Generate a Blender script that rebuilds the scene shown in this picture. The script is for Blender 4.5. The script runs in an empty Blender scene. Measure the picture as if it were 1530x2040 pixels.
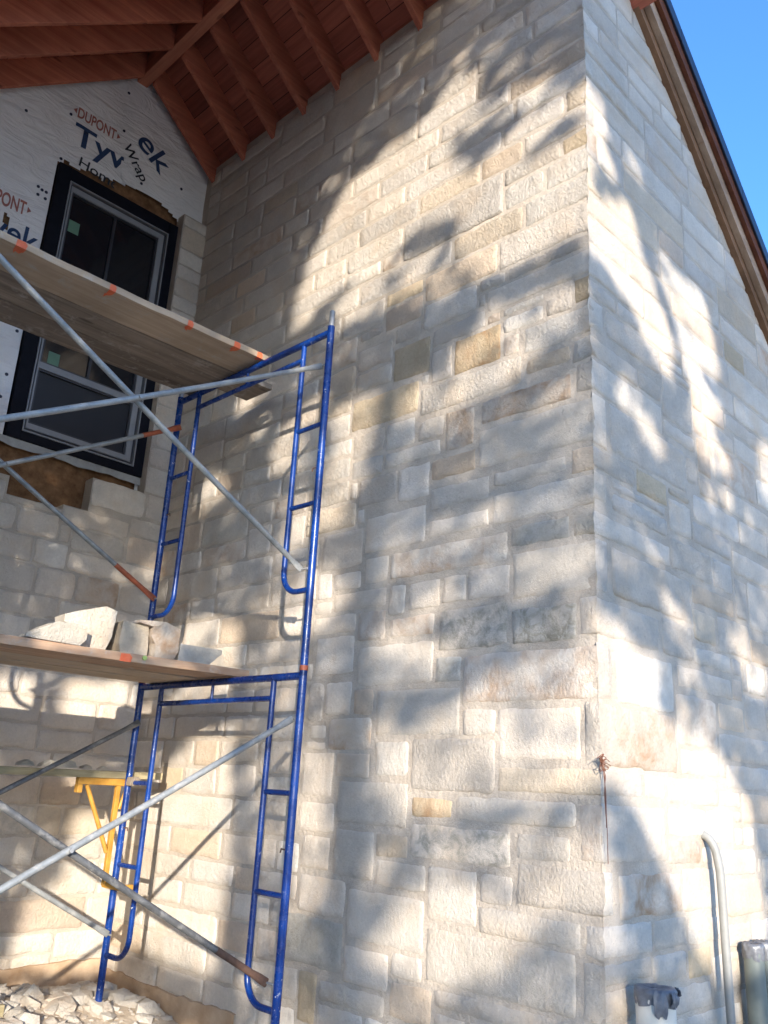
import bpy, bmesh, math, random
import numpy as np
from mathutils import Vector, Matrix

# ---------------------------------------------------------------- scene, camera, sky, sun, exposure
# World axes: x to the right along the gable wall, y along the side wall away from the street, z up.
# The viewer's eye is the origin; the yard lies 1.4 m below it.
S = bpy.context.scene
COL = S.collection
R = math.radians
GROUND = -1.40
yaw, pitch, roll = R(44.99942332), R(17.73760473), R(3.20351695)
fwd = Vector((math.sin(yaw) * math.cos(pitch), math.cos(yaw) * math.cos(pitch), math.sin(pitch)))
right0 = Vector((math.cos(yaw), -math.sin(yaw), 0))
up0 = right0.cross(fwd)
right = math.cos(roll) * right0 + math.sin(roll) * up0
up = -math.sin(roll) * right0 + math.cos(roll) * up0
cam = bpy.data.cameras.new('camera')
cam.sensor_fit = 'HORIZONTAL'
cam.sensor_width = 36.0
cam.lens = 36.0 * 1720.97 / 1530.0
cam.clip_start = 0.05
cam.clip_end = 2000
cam_o = bpy.data.objects.new('camera', cam)
COL.objects.link(cam_o)
cam_o.matrix_world = Matrix(((right.x, up.x, -fwd.x, 0), (right.y, up.y, -fwd.y, 0), (right.z, up.z, -fwd.z, 0), (0, 0, 0, 1)))
S.camera = cam_o

SUN_DIR = Vector((0.42, 0.515, -0.14)).normalized()          # the way the light travels
sun_el = math.asin(-SUN_DIR.z)
sun_az = math.atan2(-SUN_DIR.x, -SUN_DIR.y)                  # clockwise from +y
world = bpy.data.worlds.new('World')
S.world = world
world.use_nodes = True
wn = world.node_tree
sky = wn.nodes.new('ShaderNodeTexSky')
sky.sky_type = 'NISHITA'
sky.sun_disc = False
sky.sun_elevation = sun_el
sky.sun_rotation = sun_az % (2 * math.pi)
sky.air_density = 1.0
sky.dust_density = 1.6
sky.ozone_density = 6.5
bg = wn.nodes['Background']
wn.links.new(sky.outputs[0], bg.inputs[0])
bg.inputs[1].default_value = 0.15
sun = bpy.data.lights.new('sun', 'SUN')
sun.energy = 2.3
sun.angle = R(0.5)
sun.color = (1.0, 0.91, 0.79)
sun_o = bpy.data.objects.new('sun', sun)
COL.objects.link(sun_o)
sun_o.rotation_mode = 'QUATERNION'
sun_o.rotation_quaternion = SUN_DIR.to_track_quat('-Z', 'Y')
S.view_settings.view_transform = 'Standard'
S.view_settings.look = 'None'
S.view_settings.gamma = 1
S.view_settings.use_curve_mapping = False
S.view_settings.exposure = 2.12
S.cycles.use_denoising = True
S.cycles.max_bounces = 8
S.cycles.diffuse_bounces = 5

# ---------------------------------------------------------------- noise
def _hash(ix, iy, iz, seed):
    h = (ix * 374761393 + iy * 668265263 + iz * 2147483647 + seed * 1274126177) & 0xFFFFFFFF
    h = ((h ^ (h >> 13)) * 1274126177) & 0xFFFFFFFF
    h = ((h ^ (h >> 16)) * 2246822519) & 0xFFFFFFFF
    return ((h ^ (h >> 15)) & 0xFFFFFF) / float(0xFFFFFF) * 2 - 1

def vnoise(p, seed=0):
    p = np.asarray(p, float)
    i = np.floor(p).astype(np.int64)
    f = p - i
    f = f * f * f * (f * (f * 6 - 15) + 10)
    out = 0
    for dx in (0, 1):
        for dy in (0, 1):
            for dz in (0, 1):
                w = (f[:, 0] if dx else 1 - f[:, 0]) * (f[:, 1] if dy else 1 - f[:, 1]) * (f[:, 2] if dz else 1 - f[:, 2])
                out = out + w * _hash(i[:, 0] + dx, i[:, 1] + dy, i[:, 2] + dz, seed)
    return out

def fbm(p, scale, octaves=4, seed=0, gain=0.55):
    p = np.asarray(p, float) * scale
    a, s, t = 1.0, 0, 0
    for k in range(octaves):
        s = s + a * vnoise(p, seed + k * 17)
        t += a
        a *= gain
        p = p * 2.03 + 7.1
    return s / t

# ---------------------------------------------------------------- mesh helpers
class MB:
    """collects geometry for one mesh object"""
    def __init__(self):
        self.v, self.f, self.mi, self.sm, self.attr = [], [], [], [], {}
        self.n = 0
    def add(self, verts, faces, mi=0, smooth=False, **attr):
        verts = [tuple(map(float, q)) for q in verts]
        b = self.n
        self.v += verts
        self.n += len(verts)
        for f in faces:
            self.f.append(tuple(b + i for i in f))
            self.mi.append(mi)
            self.sm.append(smooth)
        for k, val in attr.items():
            L = self.attr.setdefault(k, [])
            L += [(1.0, 1.0, 1.0, 1.0) if k == 'tint' else (0.0, 0.0, 0.0, 1.0)] * (b - len(L))
            L += [tuple(q) for q in val] if isinstance(val, np.ndarray) else [val] * len(verts)
        return b
    def box(self, a, b, mi=0, M=None, **kw):
        x0, y0, z0 = a
        x1, y1, z1 = b
        vs = [(x, y, z) for z in (z0, z1) for y in (y0, y1) for x in (x0, x1)]
        if M is not None:
            vs = [M @ Vector(q) for q in vs]
        self.add(vs, [(0, 2, 3, 1), (4, 5, 7, 6), (0, 1, 5, 4), (2, 6, 7, 3), (0, 4, 6, 2), (1, 3, 7, 5)], mi, False, **kw)
    def tube(self, pts, r, mi=0, n=12, caps=True, flat=None, **kw):
        """tube along a polyline; r a number or a list; flat = list of (scale along side, scale along up)"""
        pts = [Vector(p) for p in pts]
        m = len(pts)
        rs = r if isinstance(r, (list, tuple)) else [r] * m
        vs = []
        ref = None
        for i, p in enumerate(pts):
            t = (pts[min(i + 1, m - 1)] - pts[max(i - 1, 0)]).normalized()
            if ref is None:
                ref = Vector((0, 0, 1)) if abs(t.z) < 0.9 else Vector((1, 0, 0))
            a = (ref - t * ref.dot(t)).normalized()
            b = t.cross(a)
            ref = a
            fa, fb = flat[i] if flat else (1, 1)
            for k in range(n):
                th = 2 * math.pi * k / n
                vs.append(p + a * (math.cos(th) * rs[i] * fa) + b * (math.sin(th) * rs[i] * fb))
        fs = [(i * n + k, i * n + (k + 1) % n, (i + 1) * n + (k + 1) % n, (i + 1) * n + k) for i in range(m - 1) for k in range(n)]
        self.add(vs, fs, mi, True, **kw)
        if caps:
            self.add(vs[:n], [tuple(range(n))[::-1]], mi, **kw)
            self.add(vs[-n:], [tuple(range(n))], mi, **kw)
    def build(self, name, mats, parent=None, bevel=0, loc=None):
        me = bpy.data.meshes.new(name)
        me.from_pydata(self.v, [], self.f)
        for m in (mats if isinstance(mats, (list, tuple)) else [mats]):
            me.materials.append(m)
        me.polygons.foreach_set('material_index', self.mi)
        me.polygons.foreach_set('use_smooth', self.sm)
        for k, L in self.attr.items():
            L += [(1.0, 1.0, 1.0, 1.0) if k == 'tint' else (0.0, 0.0, 0.0, 1.0)] * (self.n - len(L))
            at = me.attributes.new(k, 'FLOAT_COLOR', 'POINT')
            at.data.foreach_set('color', np.array(L, dtype=np.float32).ravel())
        me.update()
        o = bpy.data.objects.new(name, me)
        COL.objects.link(o)
        if bevel:
            md = o.modifiers.new('bevel', 'BEVEL')
            md.width = bevel
            md.segments = 2
            md.limit_method = 'ANGLE'
        if parent is not None:
            o.parent = parent
            o.matrix_parent_inverse = Matrix.Translation(-parent.location)
        elif loc is not None:
            pass
        return o

def tag(o, label, cat, group=None):
    o['label'] = label
    o['category'] = cat
    if group:
        o['group'] = group
    return o

def thing(name, label, cat, loc=(0, 0, 0), group=None):
    o = bpy.data.objects.new(name, None)
    o.empty_display_size = 0.1
    COL.objects.link(o)
    o.location = loc
    return tag(o, label, cat, group)

def copy_tree(o, shift, label, parent=None):
    c = o.copy()
    COL.objects.link(c)
    if parent is None:
        c.location = o.location + Vector(shift)
        c['label'] = label
    else:
        c.parent = parent
        c.matrix_parent_inverse = o.matrix_parent_inverse.copy()
    for ch in o.children:
        copy_tree(ch, shift, None, c)
    return c

# ---------------------------------------------------------------- materials
def mat(name, rough=0.8, metal=0.0, spec=0.5):
    m = bpy.data.materials.new(name)
    m.use_nodes = True
    nt = m.node_tree
    b = nt.nodes['Principled BSDF']
    b.inputs['Roughness'].default_value = rough
    b.inputs['Metallic'].default_value = metal
    b.inputs['Specular IOR Level'].default_value = spec
    return m, nt, b

def nd(nt, t, **kw):
    n = nt.nodes.new(t)
    for k, v in kw.items():
        if k in n.inputs.keys():
            n.inputs[k].default_value = v
        else:
            setattr(n, k, v)
    return n

def coords(nt, scale=(1, 1, 1), rot=(0, 0, 0)):
    tc = nd(nt, 'ShaderNodeTexCoord')
    mp = nd(nt, 'ShaderNodeMapping')
    mp.inputs['Scale'].default_value = scale
    mp.inputs['Rotation'].default_value = rot
    nt.links.new(tc.outputs['Object'], mp.inputs['Vector'])
    return mp.outputs['Vector']

def noise(nt, vec, scale, detail=4, rough=0.55, dist=0.0):
    n = nd(nt, 'ShaderNodeTexNoise', Scale=scale, Detail=detail, Roughness=rough, Distortion=dist)
    nt.links.new(vec, n.inputs['Vector'])
    return n.outputs['Fac']

def ramp(nt, fac, stops):
    r = nd(nt, 'ShaderNodeValToRGB')
    e = r.color_ramp.elements
    while len(e) < len(stops):
        e.new(0.5)
    for q, (p, c) in zip(e, stops):
        q.position = p
        q.color = c if len(c) == 4 else (*c, 1)
    nt.links.new(fac, r.inputs['Fac'])
    return r.outputs['Color']

def mix(nt, fac, a, b, mode='MIX'):
    n = nd(nt, 'ShaderNodeMix', data_type='RGBA', blend_type=mode)
    for k, v in ((0, fac), (6, a), (7, b)):
        if isinstance(v, (int, float)):
            n.inputs[k].default_value = v
        elif isinstance(v, tuple):
            n.inputs[k].default_value = (*v, 1) if len(v) == 3 else v
        else:
            nt.links.new(v, n.inputs[k])
    return n.outputs[2]

def math_(nt, op, a, b=None, c=None):
    n = nd(nt, 'ShaderNodeMath', operation=op)
    for i, v in enumerate((a, b, c)):
        if v is None:
            continue
        if isinstance(v, (int, float)):
            n.inputs[i].default_value = v
        else:
            nt.links.new(v, n.inputs[i])
    return n.outputs[0]

def bump(nt, b, height, strength, dist):
    n = nd(nt, 'ShaderNodeBump', Strength=strength, Distance=dist)
    nt.links.new(height, n.inputs['Height'])
    nt.links.new(n.outputs[0], b.inputs['Normal'])

def g(v):
    return (v, v, v)

def stone_material():
    m, nt, b = mat('limestone', 0.92, spec=0.2)
    v = coords(nt)
    tint = nd(nt, 'ShaderNodeAttribute', attribute_name='tint').outputs['Color']
    st = nd(nt, 'ShaderNodeAttribute', attribute_name='stain').outputs['Color']
    sep = nd(nt, 'ShaderNodeSeparateColor')
    nt.links.new(st, sep.inputs[0])
    rust, moss, rough = sep.outputs[0], sep.outputs[1], sep.outputs[2]
    c = mix(nt, 1.0, tint, ramp(nt, noise(nt, v, 5, 6, 0.6), [(0.3, (0.86, 0.85, 0.83)), (0.7, (1.06, 1.05, 1.03))]), 'MULTIPLY')
    c = mix(nt, 1.0, c, ramp(nt, noise(nt, v, 60, 4, 0.7), [(0.3, g(0.90)), (0.7, g(1.04))]), 'MULTIPLY')
    # faint buff patches everywhere, strong iron stain where the attribute says so
    buff = ramp(nt, noise(nt, v, 3.1, 5, 0.6), [(0.50, g(0)), (0.72, g(0.55))])
    c = mix(nt, buff, c, (0.63, 0.475, 0.32))
    rn = ramp(nt, noise(nt, v, 8, 9, 0.65, 0.4), [(0.40, g(0)), (0.62, g(1))])
    rn2 = ramp(nt, noise(nt, v, 4.3, 4, 0.6), [(0.38, g(0.25)), (0.62, g(1))])
    c = mix(nt, math_(nt, 'MULTIPLY', math_(nt, 'MULTIPLY', rn, rn2), rust), c, (0.40, 0.215, 0.095))
    mn = ramp(nt, noise(nt, v, 16, 9, 0.7, 0.6), [(0.44, g(0)), (0.60, g(0.85))])
    c = mix(nt, math_(nt, 'MULTIPLY', mn, moss), c, (0.30, 0.27, 0.205))
    pits = ramp(nt, noise(nt, v, 95, 3, 0.6), [(0.27, g(1)), (0.34, g(0))])
    c = mix(nt, math_(nt, 'MULTIPLY', pits, 0.45), c, (0.30, 0.25, 0.19))
    nt.links.new(c, b.inputs['Base Color'])
    va = coords(nt, (1, 1, 0.8), (0.5, 0.4, 0))
    h1 = noise(nt, va, 70, 7, 0.76, 0.1)
    h0 = noise(nt, va, 24, 3, 0.5, 0.3)
    h2 = noise(nt, v, 210, 3, 0.6)
    h = math_(nt, 'ADD', math_(nt, 'MULTIPLY', math_(nt, 'ADD', h1, math_(nt, 'MULTIPLY', h0, 0.5)), rough), math_(nt, 'MULTIPLY', h2, 0.10))
    bump(nt, b, h, 1.0, 0.023)
    return m

def mortar_material():
    m, nt, b = mat('mortar', 0.95, spec=0.1)
    v = coords(nt)
    c = ramp(nt, noise(nt, v, 4, 6, 0.6), [(0.3, (0.40, 0.34, 0.275)), (0.7, (0.54, 0.47, 0.39))])
    c = mix(nt, 1.0, c, ramp(nt, noise(nt, v, 160, 3, 0.7), [(0.3, g(0.85)), (0.7, g(1.08))]), 'MULTIPLY')
    nt.links.new(c, b.inputs['Base Color'])
    h = math_(nt, 'ADD', noise(nt, v, 40, 6, 0.6), math_(nt, 'MULTIPLY', noise(nt, v, 220, 3, 0.6), 0.4))
    bump(nt, b, h, 0.8, 0.012)
    return m

def wood(name, c0, c1, axis, scale=1.0, rough=0.75, dirt=None, knots=True, bstr=0.5):
    """grain runs along the given axis"""
    m, nt, b = mat(name, rough, spec=0.25)
    sc = [22 * scale] * 3
    sc['xyz'.index(axis)] = 1.1 * scale
    v = coords(nt, tuple(sc))
    vo = coords(nt)
    n = noise(nt, v, 1.0, 7, 0.65, 0.8)
    c = ramp(nt, n, [(0.28, c0), (0.52, tuple((p + q) / 2 for p, q in zip(c0, c1))), (0.72, c1)])
    c = mix(nt, 1.0, c, ramp(nt, noise(nt, vo, 2.3, 4, 0.6), [(0.3, g(0.78)), (0.7, g(1.12))]), 'MULTIPLY')
    oi = nd(nt, 'ShaderNodeObjectInfo')
    c = mix(nt, 1.0, c, ramp(nt, oi.outputs['Random'], [(0, (0.78, 0.76, 0.75)), (1, (1.16, 1.14, 1.10))]), 'MULTIPLY')
    kn = nd(nt, 'ShaderNodeTexVoronoi', Scale=1.0)
    nt.links.new(coords(nt, tuple(2.2 if 'xyz'.index(axis) == i else 8.0 for i in range(3))), kn.inputs['Vector'])
    c = mix(nt, ramp(nt, kn.outputs['Distance'], [(0.07, g(0.7)), (0.13, g(0))]), c, tuple(q * 0.45 for q in c0))
    if dirt:
        c = mix(nt, ramp(nt, noise(nt, vo, 9, 8, 0.7, 0.3), [(0.55, g(0)), (0.68, g(0.85))]), c, dirt)
    nt.links.new(c, b.inputs['Base Color'])
    bump(nt, b, n, bstr, 0.004)
    return m

def plain(name, c0, c1, rough=0.6, metal=0.0, scale=8, spec=0.5, bstr=0.0, bscale=60, bdist=0.002):
    m, nt, b = mat(name, rough, metal, spec)
    v = coords(nt)
    nt.links.new(ramp(nt, noise(nt, v, scale, 6, 0.65), [(0.3, c0), (0.7, c1)]), b.inputs['Base Color'])
    if bstr:
        bump(nt, b, noise(nt, v, bscale, 5, 0.6), bstr, bdist)
    return m

def blue_paint():
    m, nt, b = mat('blue_enamel', 0.33, 0.0, 0.5)
    v = coords(nt)
    c = ramp(nt, noise(nt, v, 5, 5, 0.6), [(0.3, (0.0015, 0.017, 0.105)), (0.7, (0.004, 0.048, 0.26))])
    splash = ramp(nt, noise(nt, v, 42, 5, 0.75, 0.3), [(0.63, g(0)), (0.665, g(1))])
    where = ramp(nt, noise(nt, v, 2.6, 3, 0.5), [(0.40, g(0.08)), (0.58, g(1))])
    c = mix(nt, math_(nt, 'MULTIPLY', splash, where), c, (0.50, 0.50, 0.50))
    rust = ramp(nt, noise(nt, v, 17, 7, 0.7), [(0.70, g(0)), (0.75, g(0.8))])
    c = mix(nt, rust, c, (0.075, 0.028, 0.022))
    nt.links.new(c, b.inputs['Base Color'])
    nt.links.new(ramp(nt, noise(nt, v, 13, 5, 0.6), [(0.35, g(0.16)), (0.7, g(0.42))]), b.inputs['Roughness'])
    bump(nt, b, noise(nt, v, 70, 5, 0.7), 0.25, 0.002)
    return m

def galvanised(name, c0, c1, cement=0.4):
    m, nt, b = mat(name, 0.5, 0.3, 0.4)
    v = coords(nt)
    c = ramp(nt, noise(nt, v, 14, 6, 0.65), [(0.3, c0), (0.7, c1)])
    cm = ramp(nt, noise(nt, v, 22, 8, 0.72), [(0.52, g(0)), (0.62, g(cement))])
    c = mix(nt, cm, c, (0.50, 0.47, 0.43))
    rs = ramp(nt, noise(nt, v, 30, 6, 0.7), [(0.66, g(0)), (0.74, g(0.6))])
    c = mix(nt, rs, c, (0.12, 0.07, 0.04))
    nt.links.new(c, b.inputs['Base Color'])
    nt.links.new(ramp(nt, cm, [(0, g(0.45)), (0.4, g(0.9))]), b.inputs['Roughness'])
    bump(nt, b, noise(nt, v, 80, 5, 0.7), 0.3, 0.002)
    return m

M = {}
M['stone'] = stone_material()
M['mortar'] = mortar_material()
M['roofwood_y'] = wood('red_brown_rafter_lumber', (0.33, 0.092, 0.056), (0.58, 0.205, 0.12), 'x', 0.8)
M['ridgewood'] = wood('red_brown_ridge_lumber', (0.36, 0.115, 0.070), (0.56, 0.225, 0.135), 'y', 0.8)
M['trimwood'] = wood('brown_trim_board', (0.16, 0.085, 0.045), (0.27, 0.15, 0.085), 'x', 0.6)
M['fasciawood'] = wood('pale_fascia_board', (0.30, 0.20, 0.135), (0.46, 0.33, 0.235), 'x', 0.6)
M['darktrim'] = wood('dark_red_trim_board', (0.10, 0.032, 0.016), (0.22, 0.075, 0.034), 'x', 0.6)
M['plank_light'] = wood('pale_plank', (0.44, 0.335, 0.235), (0.62, 0.50, 0.37), 'x', 0.9, dirt=(0.42, 0.38, 0.33))
M['plank_grey'] = wood('weathered_plank', (0.17, 0.135, 0.105), (0.40, 0.33, 0.265), 'x', 0.9, dirt=(0.40, 0.36, 0.31))
M['plank_red'] = wood('reddish_plank', (0.34, 0.185, 0.11), (0.60, 0.43, 0.29), 'x', 1.1, dirt=(0.45, 0.40, 0.34))
M['treated'] = wood('greenish_treated_lumber', (0.30, 0.25, 0.14), (0.50, 0.43, 0.27), 'x', 1.0)
M['osb'] = plain('sheathing', (0.105, 0.05, 0.022), (0.27, 0.145, 0.07), 0.85, scale=14, spec=0.2, bstr=0.5, bscale=35, bdist=0.004)
M['blue'] = blue_paint()
M['galv'] = galvanised('galvanised_tube', (0.19, 0.20, 0.20), (0.34, 0.345, 0.335))
M['galv_dark'] = galvanised('weathered_dark_tube', (0.07, 0.072, 0.075), (0.16, 0.16, 0.16), 0.25)
M['pin'] = galvanised('bare_steel', (0.22, 0.22, 0.22), (0.38, 0.38, 0.38), 0.2)
M['orange'] = plain('orange_spray_paint', (0.62, 0.095, 0.025), (0.72, 0.17, 0.07), 0.6, scale=30)
M['rusty_orange'] = plain('faded_orange_paint', (0.20, 0.05, 0.022), (0.42, 0.105, 0.045), 0.6, scale=25, bstr=0.3)
M['rust'] = plain('rusty_steel', (0.065, 0.035, 0.025), (0.16, 0.085, 0.055), 0.8, scale=25, bstr=0.3)
M['yellow'] = plain('yellow_enamel', (0.34, 0.16, 0.02), (0.55, 0.29, 0.05), 0.5, scale=12, bstr=0.2)
M['tape_black'] = plain('black_flashing_tape', (0.003, 0.0035, 0.007), (0.008, 0.0085, 0.014), 0.6, scale=10, spec=0.12, bstr=0.3, bscale=25, bdist=0.004)
M['alu'] = plain('grey_window_frame', (0.21, 0.215, 0.225), (0.27, 0.275, 0.285), 0.45, scale=6)
M['alu_dark'] = plain('dark_window_frame', (0.02, 0.02, 0.024), (0.035, 0.035, 0.04), 0.4, scale=6)
M['pvc_grey'] = plain('grey_pvc', (0.19, 0.19, 0.178), (0.28, 0.275, 0.255), 0.55, scale=7, bstr=0.15)
M['pvc_dark'] = plain('dark_grey_pvc', (0.10, 0.12, 0.112), (0.155, 0.175, 0.16), 0.5, scale=5, bstr=0.15)
M['pvc_white'] = plain('cream_pvc', (0.52, 0.49, 0.42), (0.64, 0.61, 0.54), 0.5, scale=5, bstr=0.15)
M['duct_tape'] = plain('crumpled_duct_tape', (0.085, 0.09, 0.105), (0.17, 0.175, 0.19), 0.38, scale=20, bstr=0.6, bscale=40, bdist=0.006)
M['wire'] = plain('rusty_tie_wire', (0.12, 0.045, 0.025), (0.22, 0.09, 0.05), 0.7, scale=50)
M['ink_blue'] = plain('blue_print', (0.012, 0.036, 0.10), (0.02, 0.05, 0.13), 0.7, scale=20)
M['ink_red'] = plain('faded_red_print', (0.34, 0.12, 0.095), (0.42, 0.17, 0.13), 0.7, scale=20)
M['ink_black'] = plain('black_print', (0.015, 0.016, 0.022), (0.03, 0.03, 0.04), 0.7, scale=20)
M['cap'] = plain('blue_black_plastic_cap', (0.012, 0.014, 0.035), (0.02, 0.022, 0.05), 0.5)
M['sticker'] = plain('green_sticker', (0.10, 0.20, 0.13), (0.13, 0.25, 0.16), 0.6)
M['green_dot'] = plain('lime_tag', (0.38, 0.50, 0.12), (0.48, 0.60, 0.18), 0.6)
M['metal_roof'] = plain('dark_roof_edge_metal', (0.012, 0.017, 0.032), (0.03, 0.037, 0.06), 0.38, 0.3, scale=9)
M['shingle'] = plain('dark_roofing', (0.03, 0.03, 0.032), (0.06, 0.06, 0.06), 0.9, scale=30, bstr=0.5)
M['backing'] = plain('wall_backing', (0.20, 0.18, 0.16), (0.26, 0.24, 0.21), 0.9)

m, nt, b = mat('house_wrap_sheet', 0.55, spec=0.35)
v = coords(nt)
c = ramp(nt, noise(nt, v, 3, 6, 0.6), [(0.3, (0.72, 0.70, 0.68)), (0.7, (0.83, 0.81, 0.79))])
c = mix(nt, ramp(nt, noise(nt, v, 1.5, 7, 0.65), [(0.58, g(0)), (0.78, g(0.35))]), c, (0.55, 0.50, 0.44))
nt.links.new(c, b.inputs['Base Color'])
bump(nt, b, noise(nt, coords(nt, (4, 4, 11), (0, 0.6, 0)), 0.9, 5, 0.55, 1.2), 0.6, 0.05)
M['wrap'] = m

m, nt, b = mat('window_glass', 0.06, spec=0.5)
b.inputs['Base Color'].default_value = (0.012, 0.014, 0.018, 1)
M['glass'] = m
m, nt, b = mat('window_screen', 0.5, spec=0.3)
b.inputs['Base Color'].default_value = (0.022, 0.022, 0.026, 1)
M['screen'] = m

m, nt, b = mat('roof_deck_boards', 0.8, spec=0.2)
v = coords(nt)
br = nd(nt, 'ShaderNodeTexBrick', offset=0.37, Scale=1.0)
br.inputs['Color1'].default_value = (0.22, 0.056, 0.038, 1)
br.inputs['Color2'].default_value = (0.52, 0.165, 0.10, 1)
br.inputs['Mortar'].default_value = (0.06, 0.018, 0.012, 1)
br.inputs['Mortar Size'].default_value = 0.003
br.inputs['Brick Width'].default_value = 1.7
br.inputs['Row Height'].default_value = 0.145
mp = nd(nt, 'ShaderNodeMapping')
mp.inputs['Rotation'].default_value = (0, 0, 0)
uvn = nd(nt, 'ShaderNodeAttribute', attribute_name='deck_uv')
nt.links.new(uvn.outputs['Vector'], mp.inputs['Vector'])
nt.links.new(mp.outputs[0], br.inputs['Vector'])
gr = noise(nt, coords(nt, (26, 1.2, 26)), 1.0, 6, 0.65, 0.7)
c = mix(nt, 1.0, br.outputs['Color'], ramp(nt, gr, [(0.3, g(0.72)), (0.7, g(1.2))]), 'MULTIPLY')
nt.links.new(c, b.inputs['Base Color'])
M['deck'] = m

m, nt, b = mat('foundation_concrete', 0.95, spec=0.1)
v = coords(nt)
c = ramp(nt, noise(nt, v, 4, 7, 0.65), [(0.3, (0.30, 0.19, 0.11)), (0.7, (0.52, 0.39, 0.27))])
nt.links.new(c, b.inputs['Base Color'])
bump(nt, b, noise(nt, v, 30, 6, 0.65), 0.6, 0.01)
M['concrete'] = m

m, nt, b = mat('dirt_yard', 0.95, spec=0.1)
v = coords(nt)
c = ramp(nt, noise(nt, v, 3, 8, 0.65), [(0.3, (0.40, 0.32, 0.235)), (0.7, (0.58, 0.49, 0.38))])
nt.links.new(c, b.inputs['Base Color'])
bump(nt, b, noise(nt, v, 20, 8, 0.65), 0.7, 0.03)
M['dirt'] = m
M['bark'] = plain('oak_bark', (0.06, 0.045, 0.035), (0.12, 0.10, 0.08), 0.95, scale=20, bstr=0.8, bscale=15, bdist=0.03)
m, nt, b = mat('oak_leaf', 0.6, spec=0.3)
oi = nd(nt, 'ShaderNodeAttribute', attribute_name='tint')
nt.links.new(oi.outputs['Color'], b.inputs['Base Color'])
M['leaf'] = m
M['flash_grey'] = plain('grey_sill_flashing', (0.26, 0.255, 0.24), (0.40, 0.39, 0.37), 0.7, scale=12, bstr=0.4, bscale=30)
TRACED_SIDE=[(2.93,3.382,1.246,1.451,''),(2.517,2.912,1.258,1.358,''),(1.92,2.493,1.259,1.405,''),(2.054,2.38,1.128,1.226,'d'),(1.916,2.036,1.12,1.222,''),(2.387,3.174,1.062,1.221,'p'),(3.188,3.374,1.064,1.222,''),(3.392,3.744,1.183,1.406,''),(3.398,3.628,1.057,1.161,''),(1.923,2.365,0.868,1.091,'s'),(2.82,3.033,0.88,1.036,''),(3.049,3.171,0.876,1.032,''),(2.649,2.805,0.906,1.039,''),(2.385,2.635,0.902,1.047,''),(3.177,3.612,0.931,1.049,''),(3.422,3.776,0.816,0.924,''),(3.174,3.401,0.756,0.913,''),(2.844,3.161,0.754,0.866,'p'),(2.396,2.824,0.657,0.877,'g'),(2.02,2.363,0.665,0.824,'G'),(1.912,2.008,0.67,0.841,''),(3.406,3.734,0.584,0.794,''),(2.842,3.394,0.509,0.729,'s'),(2.665,2.83,0.514,0.636,'d'),(1.92,2.649,0.401,0.626,'o'),(2.665,3.228,0.254,0.482,'s'),(3.411,3.621,0.363,0.541,''),(3.619,3.783,0.329,0.543,''),(2.459,2.647,0.264,0.378,''),(2.008,2.441,0.15,0.378,''),(1.919,1.994,0.152,0.394,''),(3.249,3.583,0.184,0.355,'p'),(2.984,3.222,0.068,0.232,''),(2.458,2.967,0.003,0.246,''),(3.248,3.506,0.055,0.17,''),(3.505,3.784,-0.064,0.172,''),(1.926,2.438,0.015,0.122,''),(2.963,3.483,-0.181,0.037,'s'),(2.702,2.951,-0.12,-0.023,'O'),(2.041,2.694,-0.123,-0.018,'s'),(3.488,3.776,-0.231,-0.088,''),(3.508,3.735,-0.421,-0.254,''),(3.189,3.502,-0.426,-0.201,'s'),(2.97,3.179,-0.307,-0.204,''),(2.844,3.184,-0.453,-0.33,'s'),(2.366,2.961,-0.304,-0.149,'g'),(2.059,2.336,-0.257,-0.144,''),(1.919,2.029,-0.243,-0.012,'p'),(1.923,2.338,-0.429,-0.265,''),(2.55,2.827,-0.558,-0.333,''),(2.355,2.543,-0.442,-0.332,''),(3.377,3.733,-0.625,-0.449,''),(2.834,3.355,-0.702,-0.47,'s'),(2.023,2.545,-0.572,-0.462,'s'),(1.919,2.018,-0.577,-0.463,''),(2.044,2.828,-0.807,-0.584,''),(2.831,3.044,-0.829,-0.708,''),(3.06,3.358,-0.894,-0.725,''),(3.372,3.81,-0.871,-0.643,'d'),(3.075,3.518,-1.006,-0.901,''),(3.536,3.667,-1.119,-0.904,''),(3.672,3.799,-1.048,-0.899,''),(2.79,3.063,-0.987,-0.837,''),(1.924,2.022,-0.805,-0.601,''),(1.925,2.597,1.579,1.783,'s'),(1.924,2.036,1.435,1.544,''),(2.066,2.488,1.454,1.537,''),(2.602,2.908,1.577,1.698,''),(2.919,3.149,1.497,1.692,''),(2.51,2.913,1.414,1.536,''),(2.04,2.584,1.813,1.959,'o'),(1.918,2.009,1.829,1.982,''),(2.625,2.813,1.732,1.946,'p'),(2.033,2.296,2.007,2.096,''),(1.914,2.017,2.003,2.121,''),(2.318,3.018,1.978,2.147,''),(3.037,3.272,1.838,1.993,''),(2.835,3.015,1.826,1.953,''),(2.843,3.27,1.732,1.832,''),(3.028,3.566,2.02,2.23,'y'),(3.284,3.541,1.706,1.84,''),(2.459,2.765,2.16,2.365,'O'),(2.771,2.932,2.169,2.353,''),(2.937,3.238,2.258,2.481,'y'),(2.33,2.453,2.159,2.282,''),(1.913,2.302,2.129,2.282,''),(2.184,2.455,2.303,2.39,''),(2.023,2.168,2.301,2.395,''),(1.909,2.017,2.313,2.446,''),(1.906,2.549,2.452,2.593,''),(2.627,3.018,2.524,2.68,''),(3.031,3.322,2.63,2.783,''),(3.253,3.551,2.411,2.565,''),(3.251,3.546,2.276,2.414,'')]
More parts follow.
